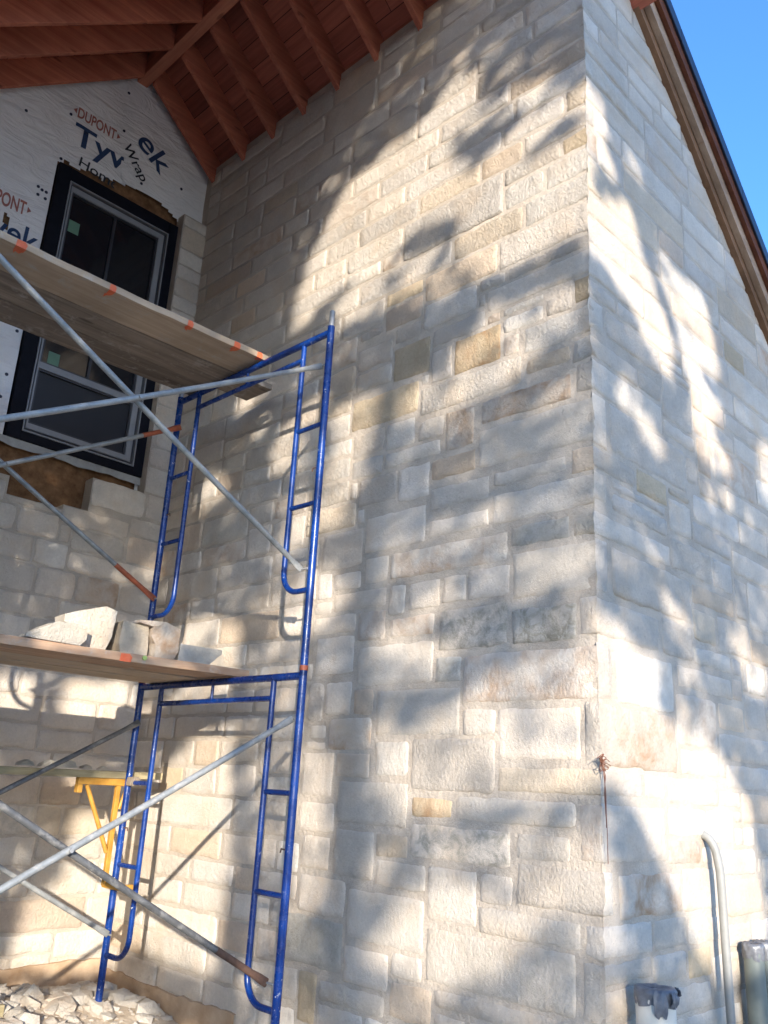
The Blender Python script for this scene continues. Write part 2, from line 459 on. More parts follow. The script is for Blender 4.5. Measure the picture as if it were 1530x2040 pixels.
TRACED_FRONT=[(3.25,3.342,0.868,1.106,''),(3.386,4.173,0.876,1.096,''),(3.259,3.961,1.128,1.231,''),(3.973,4.446,1.131,1.294,''),(4.464,4.691,1.122,1.299,''),(3.404,3.944,1.274,1.373,''),(4.239,4.708,1.323,1.436,''),(3.977,4.217,1.327,1.51,''),(4.72,5.33,1.266,1.396,''),(4.189,4.702,0.992,1.095,''),(4.723,4.894,1.002,1.226,''),(4.914,5.282,0.981,1.245,''),(4.194,4.443,0.793,0.966,''),(4.471,4.872,0.777,0.993,''),(3.257,3.815,0.673,0.843,''),(3.838,4.164,0.675,0.868,''),(3.25,3.356,0.4,0.644,''),(3.4,3.933,0.41,0.651,''),(3.97,4.59,0.539,0.653,''),(4.175,4.612,0.678,0.779,''),(3.948,4.381,0.275,0.513,'p'),(4.407,4.734,0.385,0.515,''),(4.817,5.062,0.603,0.778,''),(3.25,3.957,0.142,0.388,''),(3.972,4.386,0.133,0.257,''),(4.402,5.108,0.222,0.39,''),(3.25,3.603,0.013,0.135,''),(3.614,3.809,0.013,0.137,''),(3.821,4.352,0.009,0.124,''),(3.25,3.796,-0.242,-0.011,''),(3.819,4.12,-0.252,-0.149,''),(3.82,4.187,-0.126,-0.013,''),(4.205,4.504,-0.17,-0.018,''),(4.319,4.751,-0.308,-0.199,''),(3.385,3.916,-0.44,-0.275,'o'),(3.25,3.339,-0.43,-0.266,''),(3.928,4.339,-0.452,-0.273,''),(4.36,4.821,-0.499,-0.332,''),(3.25,3.635,-0.575,-0.457,''),(3.646,3.948,-0.575,-0.467,''),(3.953,4.476,-0.584,-0.479,''),(3.635,3.933,-0.7,-0.6,''),(3.269,3.619,-0.676,-0.601,''),(3.945,4.168,-0.711,-0.601,''),(3.612,4.15,-0.844,-0.725,''),(3.265,3.375,2.16,2.326,''),(3.389,3.943,2.18,2.321,''),(3.253,3.945,1.832,2.001,''),(3.264,3.376,1.565,1.825,''),(3.403,4.19,1.578,1.813,''),(3.25,3.635,1.439,1.545,''),(3.651,4.003,1.445,1.582,''),(3.264,3.36,1.289,1.441,''),(3.943,4.319,1.84,1.942,''),(4.177,4.344,1.659,1.802,''),(4.334,4.52,1.759,1.973,''),(4.542,5.168,1.778,1.994,''),(4.875,5.252,2.009,2.155,''),(3.961,4.307,1.959,2.207,'')]
LIT=[(1,[(-0.114,4.004),(-0.14,4.129),(-0.113,4.266),(-0.073,4.428),(0.027,4.678),(0.105,4.82),(0.215,4.851),(0.349,4.868),(0.491,4.87),(0.601,4.883),(0.706,4.986),(0.81,4.926),(0.805,4.611),(0.668,4.652),(0.697,4.402),(0.777,4.332),(0.793,4.109),(0.773,4.005),(0.567,4.114),(0.52,4.111),(0.425,4.055),(0.366,3.979),(0.177,4.098),(0.106,4.144),(0.097,4.067),(-0.018,4.079),(-0.083,3.978)]),(1,[(0.791,4.173),(0.958,4.274),(1.038,4.307),(1.191,4.265),(1.315,4.248),(1.435,4.093),(1.43,3.971),(1.319,3.762),(1.309,3.427),(1.187,3.427),(1.004,3.446),(0.926,3.503),(0.777,3.817),(0.795,3.983)]),(-1,[(1.312,4.141),(1.191,4.146),(1.107,4.123),(1.059,4.086),(1.059,4.011),(1.106,3.989),(1.153,4.025),(1.244,4.011),(1.309,4.051)]),(0.5,[(0.814,4.717),(0.955,4.58),(1.017,4.586),(1.145,4.459),(1.229,4.326),(1.008,4.453),(0.893,4.525),(0.817,4.531)]),(0.5,[(0.128,4.006),(0.367,3.962),(0.527,3.928),(0.69,3.839),(0.788,3.807),(0.904,3.726),(0.926,3.489),(0.698,3.561),(0.621,3.553),(0.488,3.712),(0.403,3.722),(0.249,3.772),(0.154,3.818)]),(0.6,[(1.024,3.196),(1.142,3.149),(1.244,3.099),(1.251,2.992),(1.184,2.922),(1.071,2.897),(0.97,2.975),(0.959,3.143),(0.891,3.185),(0.881,3.235)]),(0.6,[(0.792,3.168),(0.959,3.143),(0.951,2.989),(0.876,2.928),(0.776,2.975)]),(0.6,[(0.627,3.042),(0.776,2.975),(0.895,2.913),(1.053,2.898),(1.062,2.777),(0.916,2.794),(0.8,2.771),(0.635,2.803)]),(0.8,[(0.142,3.186),(0.598,3.097),(0.597,2.888),(0.434,2.787),(0.441,2.637),(0.202,2.587),(0.164,2.586),(0.174,2.444),(-0.003,2.459),(-0.022,2.688),(0.18,2.631),(0.185,2.845),(0.243,2.973)]),(0.8,[(-0.156,3.267),(-0.071,3.295),(0.069,3.377),(0.096,3.276),(-0.017,3.141),(-0.041,2.925),(-0.177,3.018),(-0.182,3.187)]),(0.7,[(-0.092,2.783),(-0.033,2.829),(0.018,2.449),(-0.041,2.424),(-0.088,2.612)]),(1,[(-0.362,3.395),(-0.35,3.457),(-0.296,3.44),(-0.294,3.364)]),(0.8,[(-0.494,3.723),(-0.292,3.646),(-0.458,3.62)]),(0.75,[(-0.108,2.134),(0.044,2.121),(0.174,2.165),(0.223,2.123),(0.217,1.948),(0.173,1.917),(0.123,1.848),(-0.047,1.913)]),(0.9,[(0.937,1.246),(1.082,1.281),(1.174,1.31),(1.307,1.344),(1.356,1.115),(1.319,0.86),(1.262,0.75),(1.171,0.776),(0.974,0.831),(0.817,0.832),(0.648,0.771),(0.564,0.942),(0.568,1.069),(0.634,1.14),(0.764,1.17),(0.827,1.153),(0.851,1.23)]),(-0.8,[(0.626,1.099),(0.765,1.107),(0.88,1.098),(0.906,1.051),(0.821,1.011),(0.788,0.948),(0.763,0.872),(0.735,0.908),(0.714,0.994),(0.657,1.039)]),(0.5,[(0.69,1.76),(0.822,1.751),(0.809,1.544),(0.735,1.526),(0.733,1.583)]),(0.4,[(0.381,1.677),(0.715,1.579),(0.711,1.401),(0.392,1.481)]),(0.4,[(0.343,1.377),(0.46,1.412),(0.491,1.221),(0.464,1.138),(0.36,1.279)]),(1,[(0.572,0.25),(0.592,0.326),(0.662,0.399),(0.732,0.441),(0.818,0.444),(0.901,0.401),(1.025,0.322),(1.033,0.228),(0.997,0.169),(0.913,0.118),(0.835,0.083),(0.744,0.055),(0.672,0.145),(0.589,0.173)]),(0.8,[(1.038,0.635),(1.212,0.611),(1.306,0.498),(1.386,0.468),(1.38,0.319),(1.203,0.358),(1.047,0.394),(1.032,0.51)]),(0.5,[(0.089,1.18),(0.293,1.11),(0.304,0.771),(0.272,0.612),(0.148,0.46),(0.098,0.917)]),(0.5,[(0.162,0.568),(0.375,0.506),(0.374,0.362),(0.152,0.417)]),(1,[(1.317,3.56),(1.641,3.856),(1.697,3.737),(1.703,3.632),(1.811,3.537),(1.867,3.398),(1.964,3.289),(1.985,3.213),(1.94,2.988),(1.862,2.979),(1.841,3.042),(1.743,3.059),(1.674,3.12),(1.678,3.201),(1.549,3.205),(1.417,3.269),(1.31,3.306)]),(0.95,[(1.899,3.76),(2.004,3.789),(2.113,3.742),(2.299,3.83),(2.377,3.689),(2.421,3.523),(2.448,3.345),(2.241,3.253),(2.294,3.195),(2.458,3.16),(2.462,3.069),(2.322,2.91),(2.424,2.879),(2.503,2.769),(2.327,2.69),(2.143,2.698),(2.113,2.819),(2.135,3.045),(2.065,3.197),(2.051,3.352),(1.98,3.484),(1.879,3.573)]),(0.8,[(1.534,2.662),(1.648,2.672),(1.739,2.624),(1.846,2.592),(1.854,2.531),(1.729,2.467),(1.605,2.511),(1.508,2.559)]),(0.9,[(2.823,3.17),(2.998,3.253),(3.157,3.078),(2.934,2.86),(2.843,2.956)]),(0.4,[(2.14,2.527),(2.473,2.654),(2.48,2.586),(2.245,2.464)]),(0.9,[(1.316,4.28),(1.411,4.292),(1.462,4.2),(1.442,4.012),(1.508,3.957),(1.54,3.889),(1.476,3.839),(1.423,3.874),(1.317,3.835)]),(0.7,[(1.603,4.173),(1.706,4.171),(1.738,4.076),(1.655,4.054),(1.599,4.089)]),(1,[(1.313,1.456),(1.429,1.508),(1.516,1.456),(1.661,1.435),(1.725,1.41),(1.693,1.267),(1.743,1.197),(1.816,1.146),(1.867,1.213),(1.909,1.158),(2.152,1.139),(2.147,0.987),(2.162,0.895),(1.442,0.75),(1.399,0.822),(1.293,0.864),(1.265,1.039),(1.401,1.3),(1.302,1.378)]),(0.5,[(1.772,1.746),(1.89,1.759),(2.008,1.702),(2.016,1.654),(1.904,1.641),(1.791,1.697)]),(0.9,[(2.374,1.857),(2.556,1.886),(2.583,1.758),(2.754,1.734),(2.693,1.551),(2.505,1.525),(2.474,1.625),(2.399,1.717)]),(0.45,[(1.889,1.466),(2.038,1.495),(2.091,1.397),(2.175,1.344),(2.129,1.161),(1.865,1.186),(1.856,1.352)]),(1,[(1.371,0.878),(1.444,0.833),(1.525,0.74),(1.624,0.616),(1.764,0.5),(1.821,0.38),(1.898,0.267),(2.012,0.185),(2.073,0.167),(2.205,0.174),(2.474,0.234),(2.519,0.361),(2.501,0.571),(2.469,0.784),(2.432,0.967),(2.304,1.036),(2.197,1.137),(1.373,0.931)]),(0.5,[(1.308,0.057),(1.432,0.084),(1.444,0.016),(1.449,-0.047),(1.333,-0.047)]),(0.7,[(2.138,0.17),(2.265,0.199),(2.266,-0.041),(2.177,-0.042)]),(1,[(-0.327,1.419),(-0.264,0.808),(-0.256,0.446),(-0.234,0.09),(-0.604,0.22),(-0.845,0.314),(-0.922,0.161),(-1.243,0.122),(-1.465,0.146),(-1.439,0.345),(-1.416,0.498),(-1.251,0.595),(-1.264,0.956),(-1.093,1.029),(-0.752,1.207),(-0.714,1.284),(-0.608,1.344),(-0.463,1.434)]),(1,[(-1.77,1.697),(-1.597,1.725),(-1.573,1.478),(-1.622,1.41),(-1.734,1.461)]),(1,[(-1.417,1.768),(-1.077,1.845),(-1.054,1.668),(-1.286,1.573),(-1.403,1.583),(-1.412,1.466)]),(1,[(-1.501,-0.046),(-0.887,-0.029),(-0.55,-0.136),(-0.516,-0.362),(-1.448,-0.393)]),(0.95,[(-0.778,2.142),(-0.721,2.204),(-0.503,2.153),(-0.361,2.042),(-0.334,1.848),(-0.365,1.678),(-0.48,1.681),(-0.657,1.735),(-0.6,1.773),(-0.757,1.994)]),(0.95,[(-1.256,1.417),(-1.147,1.597),(-0.976,1.726),(-0.906,1.719),(-0.881,1.476),(-1.051,1.417)]),(0.8,[(-0.763,1.722),(-0.626,1.775),(-0.59,1.541),(-0.694,1.505)]),(0.8,[(-0.726,3.134),(-0.673,3.234),(-0.575,3.177),(-0.547,3.047),(-0.687,3.035)]),(0.8,[(-1.099,2.62),(-1.005,2.776),(-1.032,2.623)])]

# ---------------------------------------------------------------- house dimensions
X1, Y0, D, W = 3.25, 1.924, 5.54, 5.66       # side wall face, front wall face, gable wall stone face, house-wrap face
XR = 6.4                                     # where the front wall stops, out of frame
RIDGE_X, RIDGE_Z = 2.53, 5.46
SLOPE = 0.84
def rafter_z(x):                             # underside of the rafters
    return RIDGE_Z - SLOPE * abs(x - RIDGE_X)
def rake_z(x):                               # top of the front wall's stone under the rake boards
    return 4.02 - 0.88 * (x - 4.5)

house = thing('stone_house', 'cream limestone house with an open red-brown timber porch roof, still being built', 'house', (X1, Y0, GROUND))
rng = random.Random(11)

CELL = 0.015
GAP = 0.015
def fill_stones(u0, u1, z0, z1, traced, rr, hmin=0.11, hmax=0.235, skip=None):
    nu, nz = int(round((u1 - u0) / CELL)), int(round((z1 - z0) / CELL))
    occ = np.zeros((nu, nz), bool)
    if skip is not None:
        for i in range(nu):
            for k in range(nz):
                if skip(u0 + (i + 0.5) * CELL, z0 + (k + 0.5) * CELL):
                    occ[i, k] = True
    out = []
    gc = GAP / 2
    for (a, b, c, d, fl) in traced:
        i0, i1 = int(round((a - gc - u0) / CELL)), int(round((b + gc - u0) / CELL))
        k0, k1 = int(round((c - gc - z0) / CELL)), int(round((d + gc - z0) / CELL))
        i0, k0, i1, k1 = max(i0, 0), max(k0, 0), min(i1, nu), min(k1, nz)
        if i1 - i0 < 4 or k1 - k0 < 4:
            continue
        # trim the sides that run into stones laid before
        for _ in range(60):
            sub = occ[i0:i1, k0:k1]
            if sub.size == 0 or not sub.any():
                break
            e = [sub[0, :].mean(), sub[-1, :].mean(), sub[:, 0].mean(), sub[:, -1].mean()]
            j = int(np.argmax(e))
            if e[j] == 0:
                break
            if j == 0: i0 += 1
            elif j == 1: i1 -= 1
            elif j == 2: k0 += 1
            else: k1 -= 1
        if i1 - i0 < 4 or k1 - k0 < 4 or occ[i0:i1, k0:k1].any():
            continue
        occ[i0:i1, k0:k1] = True
        out.append((u0 + i0 * CELL + gc, u0 + i1 * CELL - gc, z0 + k0 * CELL + gc, z0 + k1 * CELL - gc, fl))
    def place(a, b, c, d):
        i0, i1 = int(round((a - u0) / CELL)), int(round((b - u0) / CELL))
        k0, k1 = int(round((c - z0) / CELL)), int(round((d - z0) / CELL))
        i0, k0, i1, k1 = max(i0, 0), max(k0, 0), min(i1, nu), min(k1, nz)
        for _ in range(80):
            sub = occ[i0:i1, k0:k1]
            if sub.size == 0 or not sub.any():
                break
            e = [sub[0, :].mean(), sub[-1, :].mean(), sub[:, 0].mean(), sub[:, -1].mean()]
            j = int(np.argmax(e))
            if j == 0: i0 += 1
            elif j == 1: i1 -= 1
            elif j == 2: k0 += 1
            else: k1 -= 1
        if i1 - i0 < 5 or k1 - k0 < 5 or occ[i0:i1, k0:k1].any() or (k1 - k0) > 1.6 * (i1 - i0):
            return
        occ[i0:i1, k0:k1] = True
        out.append((u0 + i0 * CELL + gc, u0 + i1 * CELL - gc, z0 + k0 * CELL + gc, z0 + k1 * CELL - gc, ''))
    # courses: long bands, each cut into single blocks and stacked pairs
    z = z0
    while z < z1:
        H = rr.choice([0.15, 0.165, 0.195, 0.285, 0.33, 0.36])
        if z + H > z1 - 0.06:
            H = z1 - z
        u = u0 - rr.uniform(0, 0.3)
        while u < u1:
            L = rr.uniform(0.36, 0.85) if H > 0.2 else rr.uniform(0.26, 0.80)
            if u1 - u - L < 0.12:
                L = u1 - u
            if H <= 0.2 or (H < 0.30 and rr.random() < 0.3):
                if H > 0.2: L = max(L, H * 1.2)
                place(u, u + L, z, z + H)
            else:
                q = rr.choice([0.42, 0.5, 0.58]) * H
                for (za, zb) in ((z, z + q), (z + q, z + H)):
                    if L > 0.5 and rr.random() < 0.5:
                        cut = rr.uniform(0.35, 0.65) * L
                        place(u, u + cut, za, zb); place(u + cut, u + L, za, zb)
                    else:
                        place(u, u + L, za, zb)
            u += L
        z += H
    # whatever is still bare
    for k in range(nz):
        i = 0
        while i < nu:
            if occ[i, k]:
                i += 1
                continue
            w = 0
            while i + w < nu and not occ[i + w, k] and w < 36:
                w += 1
            h = int(rr.choice([0.12, 0.15, 0.18]) / CELL)
            hh = 0
            while hh < h + 3 and k + hh < nz and not occ[i:i + w, k + hh].any():
                hh += 1
            h = hh
            occ[i:i + w, k:k + h] = True
            if w * CELL > 0.055 and h * CELL > 0.05:
                out.append((u0 + i * CELL + gc, u0 + (i + w) * CELL - gc, z0 + k * CELL + gc, z0 + (k + h) * CELL - gc, ''))
            i += w
    return out

def corner_out(z, k):
    """how far the quoins stand out at the street corner: stone to stone steps and small chips"""
    z = np.asarray(z, float)
    q = np.stack([z * 0 + 3.3 * k, z, z * 0], 1)
    return 0.005 + 0.008 * vnoise(q * np.array([1, 6.5, 1]), 60 + k) + 0.0045 * vnoise(q * np.array([1, 38, 1]), 70 + k)

def stone_wall(name, rects, to_world, rr, seed, top=None, corner=None, flip=False, roughf=None):
    """every stone a chopped block on a bed of mortar; to_world(u, h, z) with h standing out of the wall"""
    mb = MB()
    for idx, (a, b, c, d, fl) in enumerate(rects):
        if top is not None and c > max(top(a), top(b)) - 0.02:
            continue
        def lines(p, q):
            n = max(2, int(round((q - p - 0.03) / 0.019)))
            return np.array([p, p + 0.003, *np.linspace(p + 0.009, q - 0.009, n), q - 0.003, q])
        us, zs = lines(a, b), lines(c, d)
        U, Z = np.meshgrid(us, zs, indexing='ij')
        nu, nz = U.shape
        e = np.minimum(np.minimum(U - a, b - U), np.minimum(Z - c, d - Z))
        atcorner = corner is not None and abs((b if corner[1] else a) - corner[0]) < 0.03
        if atcorner:
            far = (U - a) if corner[1] else (b - U)
            e = np.minimum(far, np.minimum(Z - c, d - Z))
        smooth = fl == 's'
        um = (a + b) / 2; zm = (c + d) / 2
        rough = rr.uniform(0.38, 0.5) if smooth else rr.uniform(0.45, 1.0)
        if roughf is not None and not smooth:
            rough *= roughf(um, zm)
        p = rr.uniform(0.0005, 0.0045)
        key = seed * 31.7 + idx * 3.3
        pts = np.stack([U.ravel(), np.full(U.size, key), Z.ravel()], 1)
        relief = fbm(pts, 9, 5, seed) * 0.008 * rough + (U.ravel() - um) * rr.uniform(-0.012, 0.012) + (Z.ravel() - zm) * rr.uniform(-0.02, 0.02)
        t = np.clip(e.ravel() / 0.0065, 0, 1)
        t = t * t * (3 - 2 * t)
        h = -0.005 + (p + 0.005 + relief) * t
        h = np.where(t > 0.6, np.maximum(h, 0.0012), h)
        # ragged outline
        wob = fbm(pts, 14, 4, seed + 5) * 0.011
        wob2 = fbm(pts + 40, 14, 4, seed + 9) * 0.011
        edge = 1 - np.clip(e.ravel() / 0.05, 0, 1)
        Uo = U.ravel() + wob * edge
        Zo = Z.ravel() + wob2 * edge
        # knock the four corners off a little
        du = np.minimum(U.ravel() - a, b - U.ravel()); dz = np.minimum(Z.ravel() - c, d - Z.ravel())
        rc = rr.uniform(0.004, 0.016)
        k = np.clip(1 - (du + dz) / (2 * rc), 0, 1) * (0 if atcorner else 1)
        Uo += np.sign(um - U.ravel()) * k * rc * 0.5
        Zo += np.sign(zm - Z.ravel()) * k * rc * 0.5
        if atcorner:
            sel = (U.ravel() >= b - 1e-9) if corner[1] else (U.ravel() <= a + 1e-9)
            kk_ = 0 if corner[3] else 1
            Uo[sel] = corner[0] - corner_out(Zo[sel], 1 - kk_) * t[sel]
            near = np.clip(1 - (((b - U.ravel()) if corner[1] else (U.ravel() - a)) / 0.05), 0, 1)
            h = h * (1 - near) + near * (corner_out(Zo, kk_) * t - 0.004 * (1 - t))
        if top is not None:
            Zo = np.minimum(Zo, top(Uo))
        vs = to_world(Uo, h, Zo)
        fs = []
        for i in range(nu - 1):
            for kk in range(nz - 1):
                q = (i * nz + kk, (i + 1) * nz + kk, (i + 1) * nz + kk + 1, i * nz + kk + 1)
                fs.append(q[::-1] if flip else q)
        base = rr.choice([(0.68, 0.61, 0.525), (0.70, 0.64, 0.56), (0.64, 0.57, 0.49), (0.70, 0.615, 0.52), (0.67, 0.61, 0.54)])
        kb = rr.uniform(0.90, 1.06)
        tint = [q * kb for q in base]
        rust, moss = 0.0, 0.0
        if fl == 's': tint = [0.60 * kb, 0.54 * kb, 0.465 * kb]
        elif fl == 'o': rust = 0.75
        elif fl == 'O': rust = 1.0; tint = [0.56, 0.44, 0.29]
        elif fl == 'y': tint = [0.60, 0.50, 0.36]; rust = 0.25
        elif fl == 'p': rust = 0.55
        elif fl == 'g': moss = 0.75
        elif fl == 'G': moss = 1.0; tint = [0.56, 0.52, 0.46]
        elif fl == 'd': moss = 0.45; tint = [0.50, 0.47, 0.42]
        else:
            q = rr.random()
            if 0.1 < q < 0.22: tint = [z_ * kb for z_ in rr.choice([(0.66, 0.535, 0.41), (0.65, 0.55, 0.43), (0.64, 0.525, 0.42)])]
            if q < 0.05: rust = rr.uniform(0.3, 0.8)
            elif q < 0.07: tint = [0.58 * kb, 0.47 * kb, 0.33 * kb]
            elif q < 0.09: moss = rr.uniform(0.2, 0.4)
        mb.add(vs, fs, 0, True, tint=(*tint, 1.0), stain=(rust, moss, rough, 1.0))
    return mb

# ---- side wall of the porch (faces -x), from the street corner back to the gable wall
ra = random.Random(5)
side_top = lambda y: 4.93 + 0 * y
side_rects = fill_stones(Y0, D + 0.03, GROUND, 4.95, TRACED_SIDE, ra)
side_mb = stone_wall('side', side_rects, lambda u, h, z: np.stack([X1 - h, u, z], 1), ra, 3, corner=(Y0, False, -0.004, True), flip=True,
                     roughf=lambda u, z: 1.25 if z > 1.6 else 0.75)
n = 60
side_mb.add([(X1 + 0.0015, Y0 - 0.001, GROUND), (X1 + 0.0015, D + 0.2, GROUND), (X1 + 0.0015, D + 0.2, 5.0), (X1 + 0.0015, Y0 - 0.001, 5.0)], [(0, 1, 2, 3)], 1)
side_wall = side_mb.build('side_wall', [M['stone'], M['mortar']], house)

# ---- front wall (faces -y) under the rake of the roof
rb = random.Random(8)
# corner courses share their heights with the side wall's quoins
front_traced = list(TRACED_FRONT)
front_rects = fill_stones(X1, XR, GROUND, 5.2, front_traced, rb)
front_mb = stone_wall('front', front_rects, lambda u, h, z: np.stack([u, Y0 - h, z], 1), rb, 7, top=lambda x: rake_z(x) + 0.03, corner=(X1, False, -0.004, False), flip=False,
                      roughf=lambda u, z: 1.0 if z > 0.6 else 0.75)
front_mb.add([(X1 - 0.001, Y0 + 0.0015, GROUND), (XR, Y0 + 0.0015, GROUND), (XR, Y0 + 0.0015, rake_z(XR)), (X1 - 0.001, Y0 + 0.0015, rake_z(X1))], [(0, 1, 2, 3)], 1)
front_wall = front_mb.build('front_wall', [M['stone'], M['mortar']], house)

# ---- stone laid so far on the gable wall (faces -y), stepped below the window
rc_ = random.Random(21)
def gable_skip(x, z):
    if x > 3.03:
        return z > 4.42
    if x > 2.62: return z > 1.985
    if x > 2.44: return z > 1.735
    if x > 2.06: return z > 1.70
    return z > 1.83
gable_rects = fill_stones(1.20, X1 + 0.02, GROUND, 4.45, [(2.62, 3.05, 1.79, 1.985, ''), (2.44, 2.95, 1.60, 1.735, ''), (3.04, 3.24, 1.99, 2.2, '')], rc_, skip=gable_skip)
gable_mb = stone_wall('gable', gable_rects, lambda u, h, z: np.stack([u, D - h, z], 1), rc_, 13, flip=False, roughf=lambda u, z: 0.8)
def mort(x0, x1, z0, z1):
    gable_mb.box((x0, D + 0.004, z0), (x1, W - 0.006, z1), 1)
mort(1.20, 2.055, GROUND, 1.825)
mort(2.055, 2.445, GROUND, 1.70)
mort(2.445, 2.625, GROUND, 1.733)
mort(2.625, 3.03, GROUND, 1.982)
mort(3.03, X1, GROUND, 4.42)
gable_wall = gable_mb.build('gable_stone', [M['stone'], M['mortar']], house)

# ---- foundation showing under the first course in the corner
fb = MB()
def slab_face(p0, p1, n_, z0, z1, out):
    vs, fs = [], []
    for i in range(n_ + 1):
        t = i / n_
        for k in range(7):
            s = k / 6
            z = z0 + (z1 - z0) * s
            x = p0[0] + (p1[0] - p0[0]) * t
            y = p0[1] + (p1[1] - p0[1]) * t
            w = 0.006 * float(fbm([[x, y, z]], 6, 3, 8)[0])
            zz = z + (0.012 * float(vnoise([[x * 3, y * 3, 1]], 5)[0]) + 0.012 * float(vnoise([[x * 14, y * 14, 1]], 6)[0]) if k == 6 else 0)
            o_ = 0.016 + w
            vs.append((x + out[0] * o_, y + out[1] * o_, zz))
    for i in range(n_):
        for k in range(6):
            q = i * 7 + k
            fs.append((q, q + 7, q + 8, q + 1))
    fb.add(vs, fs, 0, True)
    fb.add([vs[i * 7 + 6] for i in range(n_ + 1)] + [(vs[i * 7 + 6][0] - out[0] * 0.07, vs[i * 7 + 6][1] - out[1] * 0.07, vs[i * 7 + 6][2] + 0.01) for i in range(n_ + 1)],
           [(i, i + 1, n_ + 2 + i, n_ + 1 + i) for i in range(n_)], 0, True)
slab_face((1.2, D), (X1 - 0.02, D), 40, GROUND, -1.13, (0, -1))
slab_face((X1, D - 0.02), (X1, 4.15), 30, GROUND, -1.19, (-1, 0))
fb.build('foundation', M['concrete'], house)

# ---- things behind the stone: sheathing of the gable wall, back of the porch and of the room behind
sb = MB()
def gz(x): return rafter_z(x) + 0.27
xs = [1.2, 1.6, 2.0, RIDGE_X, 2.9, 3.3]
WIN = (2.0, 3.065, 2.12, 4.325)              # black tape round the window
sb.box((1.2, W + 0.012, GROUND), (WIN[0] + 0.02, W + 0.05, 4.3))
sb.box((WIN[1] - 0.02, W + 0.012, GROUND), (3.4, W + 0.05, 4.3))
sb.box((WIN[0] + 0.02, W + 0.012, GROUND), (WIN[1] - 0.02, W + 0.05, WIN[2] + 0.02))
top_v = [(x, W + 0.012, 4.3) for x in xs] + [(x, W + 0.012, gz(x)) for x in xs]
sb.add(top_v, [(i, i + 1, i + 7, i + 6) for i in range(5)])
sb.build('sheathing', M['osb'], house)

# ---------------------------------------------------------------- house wrap, with the flap cut loose above the window
def wrap_y(x, z):
    return W - 0.004 - 0.007 * (1 + math.sin(2.1 * x + 5.3 * z + 1.7 * math.sin(3 * z - 2 * x)) * math.sin(4.4 * x - 2.2 * z)) \
        - 0.004 * (1 + math.sin(17 * x + 9 * z + 2 * math.sin(7 * z)) * math.sin(5 * z + 3 * x))
def seam_x(z):
    return 2.42 + max(0, 5.0 - z) * 0.16 + 0.012 * math.sin(z * 23) + 0.008 * math.sin(z * 57)
def flap_z(x):                                # lower edge of the sheet over the window head
    if x < 2.03: return None
    if x < 2.36: return 4.385 + 0.02 * math.sin(x * 20)
    if x < 3.07: return 4.42 + 0.055 * math.sin((x - 2.36) / 0.71 * math.pi) - 0.05 * max(0, (x - 2.85) / 0.22)
    return None
def wrap_sheet(x0, x1, inside, off, step=0.022):
    mb = MB()
    nx = int((x1 - x0) / step); nz = int(3.9 / step)
    idx = {}
    vs, fs = [], []
    def vid(i, k):
        if (i, k) not in idx:
            x, z = x0 + i * step, 1.72 + k * step
            idx[(i, k)] = len(vs)
            vs.append((x, wrap_y(x, z) - off, z))
        return idx[(i, k)]
    for i in range(nx):
        for k in range(nz):
            x, z = x0 + (i + .5) * step, 1.72 + (k + .5) * step
            if inside(x, z):
                fs.append((vid(i, k), vid(i + 1, k), vid(i + 1, k + 1), vid(i, k + 1)))
    mb.add(vs, fs, 0, True)
    return mb
def in_main(x, z):
    if z > gz(x) - 0.02: return False
    if x > WIN[0] - 0.005 and x < WIN[1] + 0.02:
        fz = flap_z(x)
        lim = fz if fz is not None else 4.33
        if z < max(lim, WIN[3] - 0.06) and z > WIN[2] - 0.02: return False
    if z < 2.10 and x < 3.0: return False
    if x > seam_x(z) + 0.12 and z > 4.36: return False
    # a torn hole beside the window
    if (x - 1.73) ** 2 / 0.02 ** 2 + (z - 3.66 - (x - 1.73) * -1.2) ** 2 / 0.06 ** 2 < 1: return False
    return True
def in_over(x, z):
    if z > gz(x) - 0.02 or x < seam_x(z): return False
    if x < 3.07:
        fz = flap_z(x)
        return fz is not None and z > fz
    return z > 4.33
wrap = wrap_sheet(1.22, 3.30, in_main, 0.0).build('house_wrap', M['wrap'], house)
over = wrap_sheet(2.38, 3.30, in_over, 0.010).build('wrap_overlap', M['wrap'], wrap)
over['label'] = 'overlapping slanted piece of white wrap above the window'

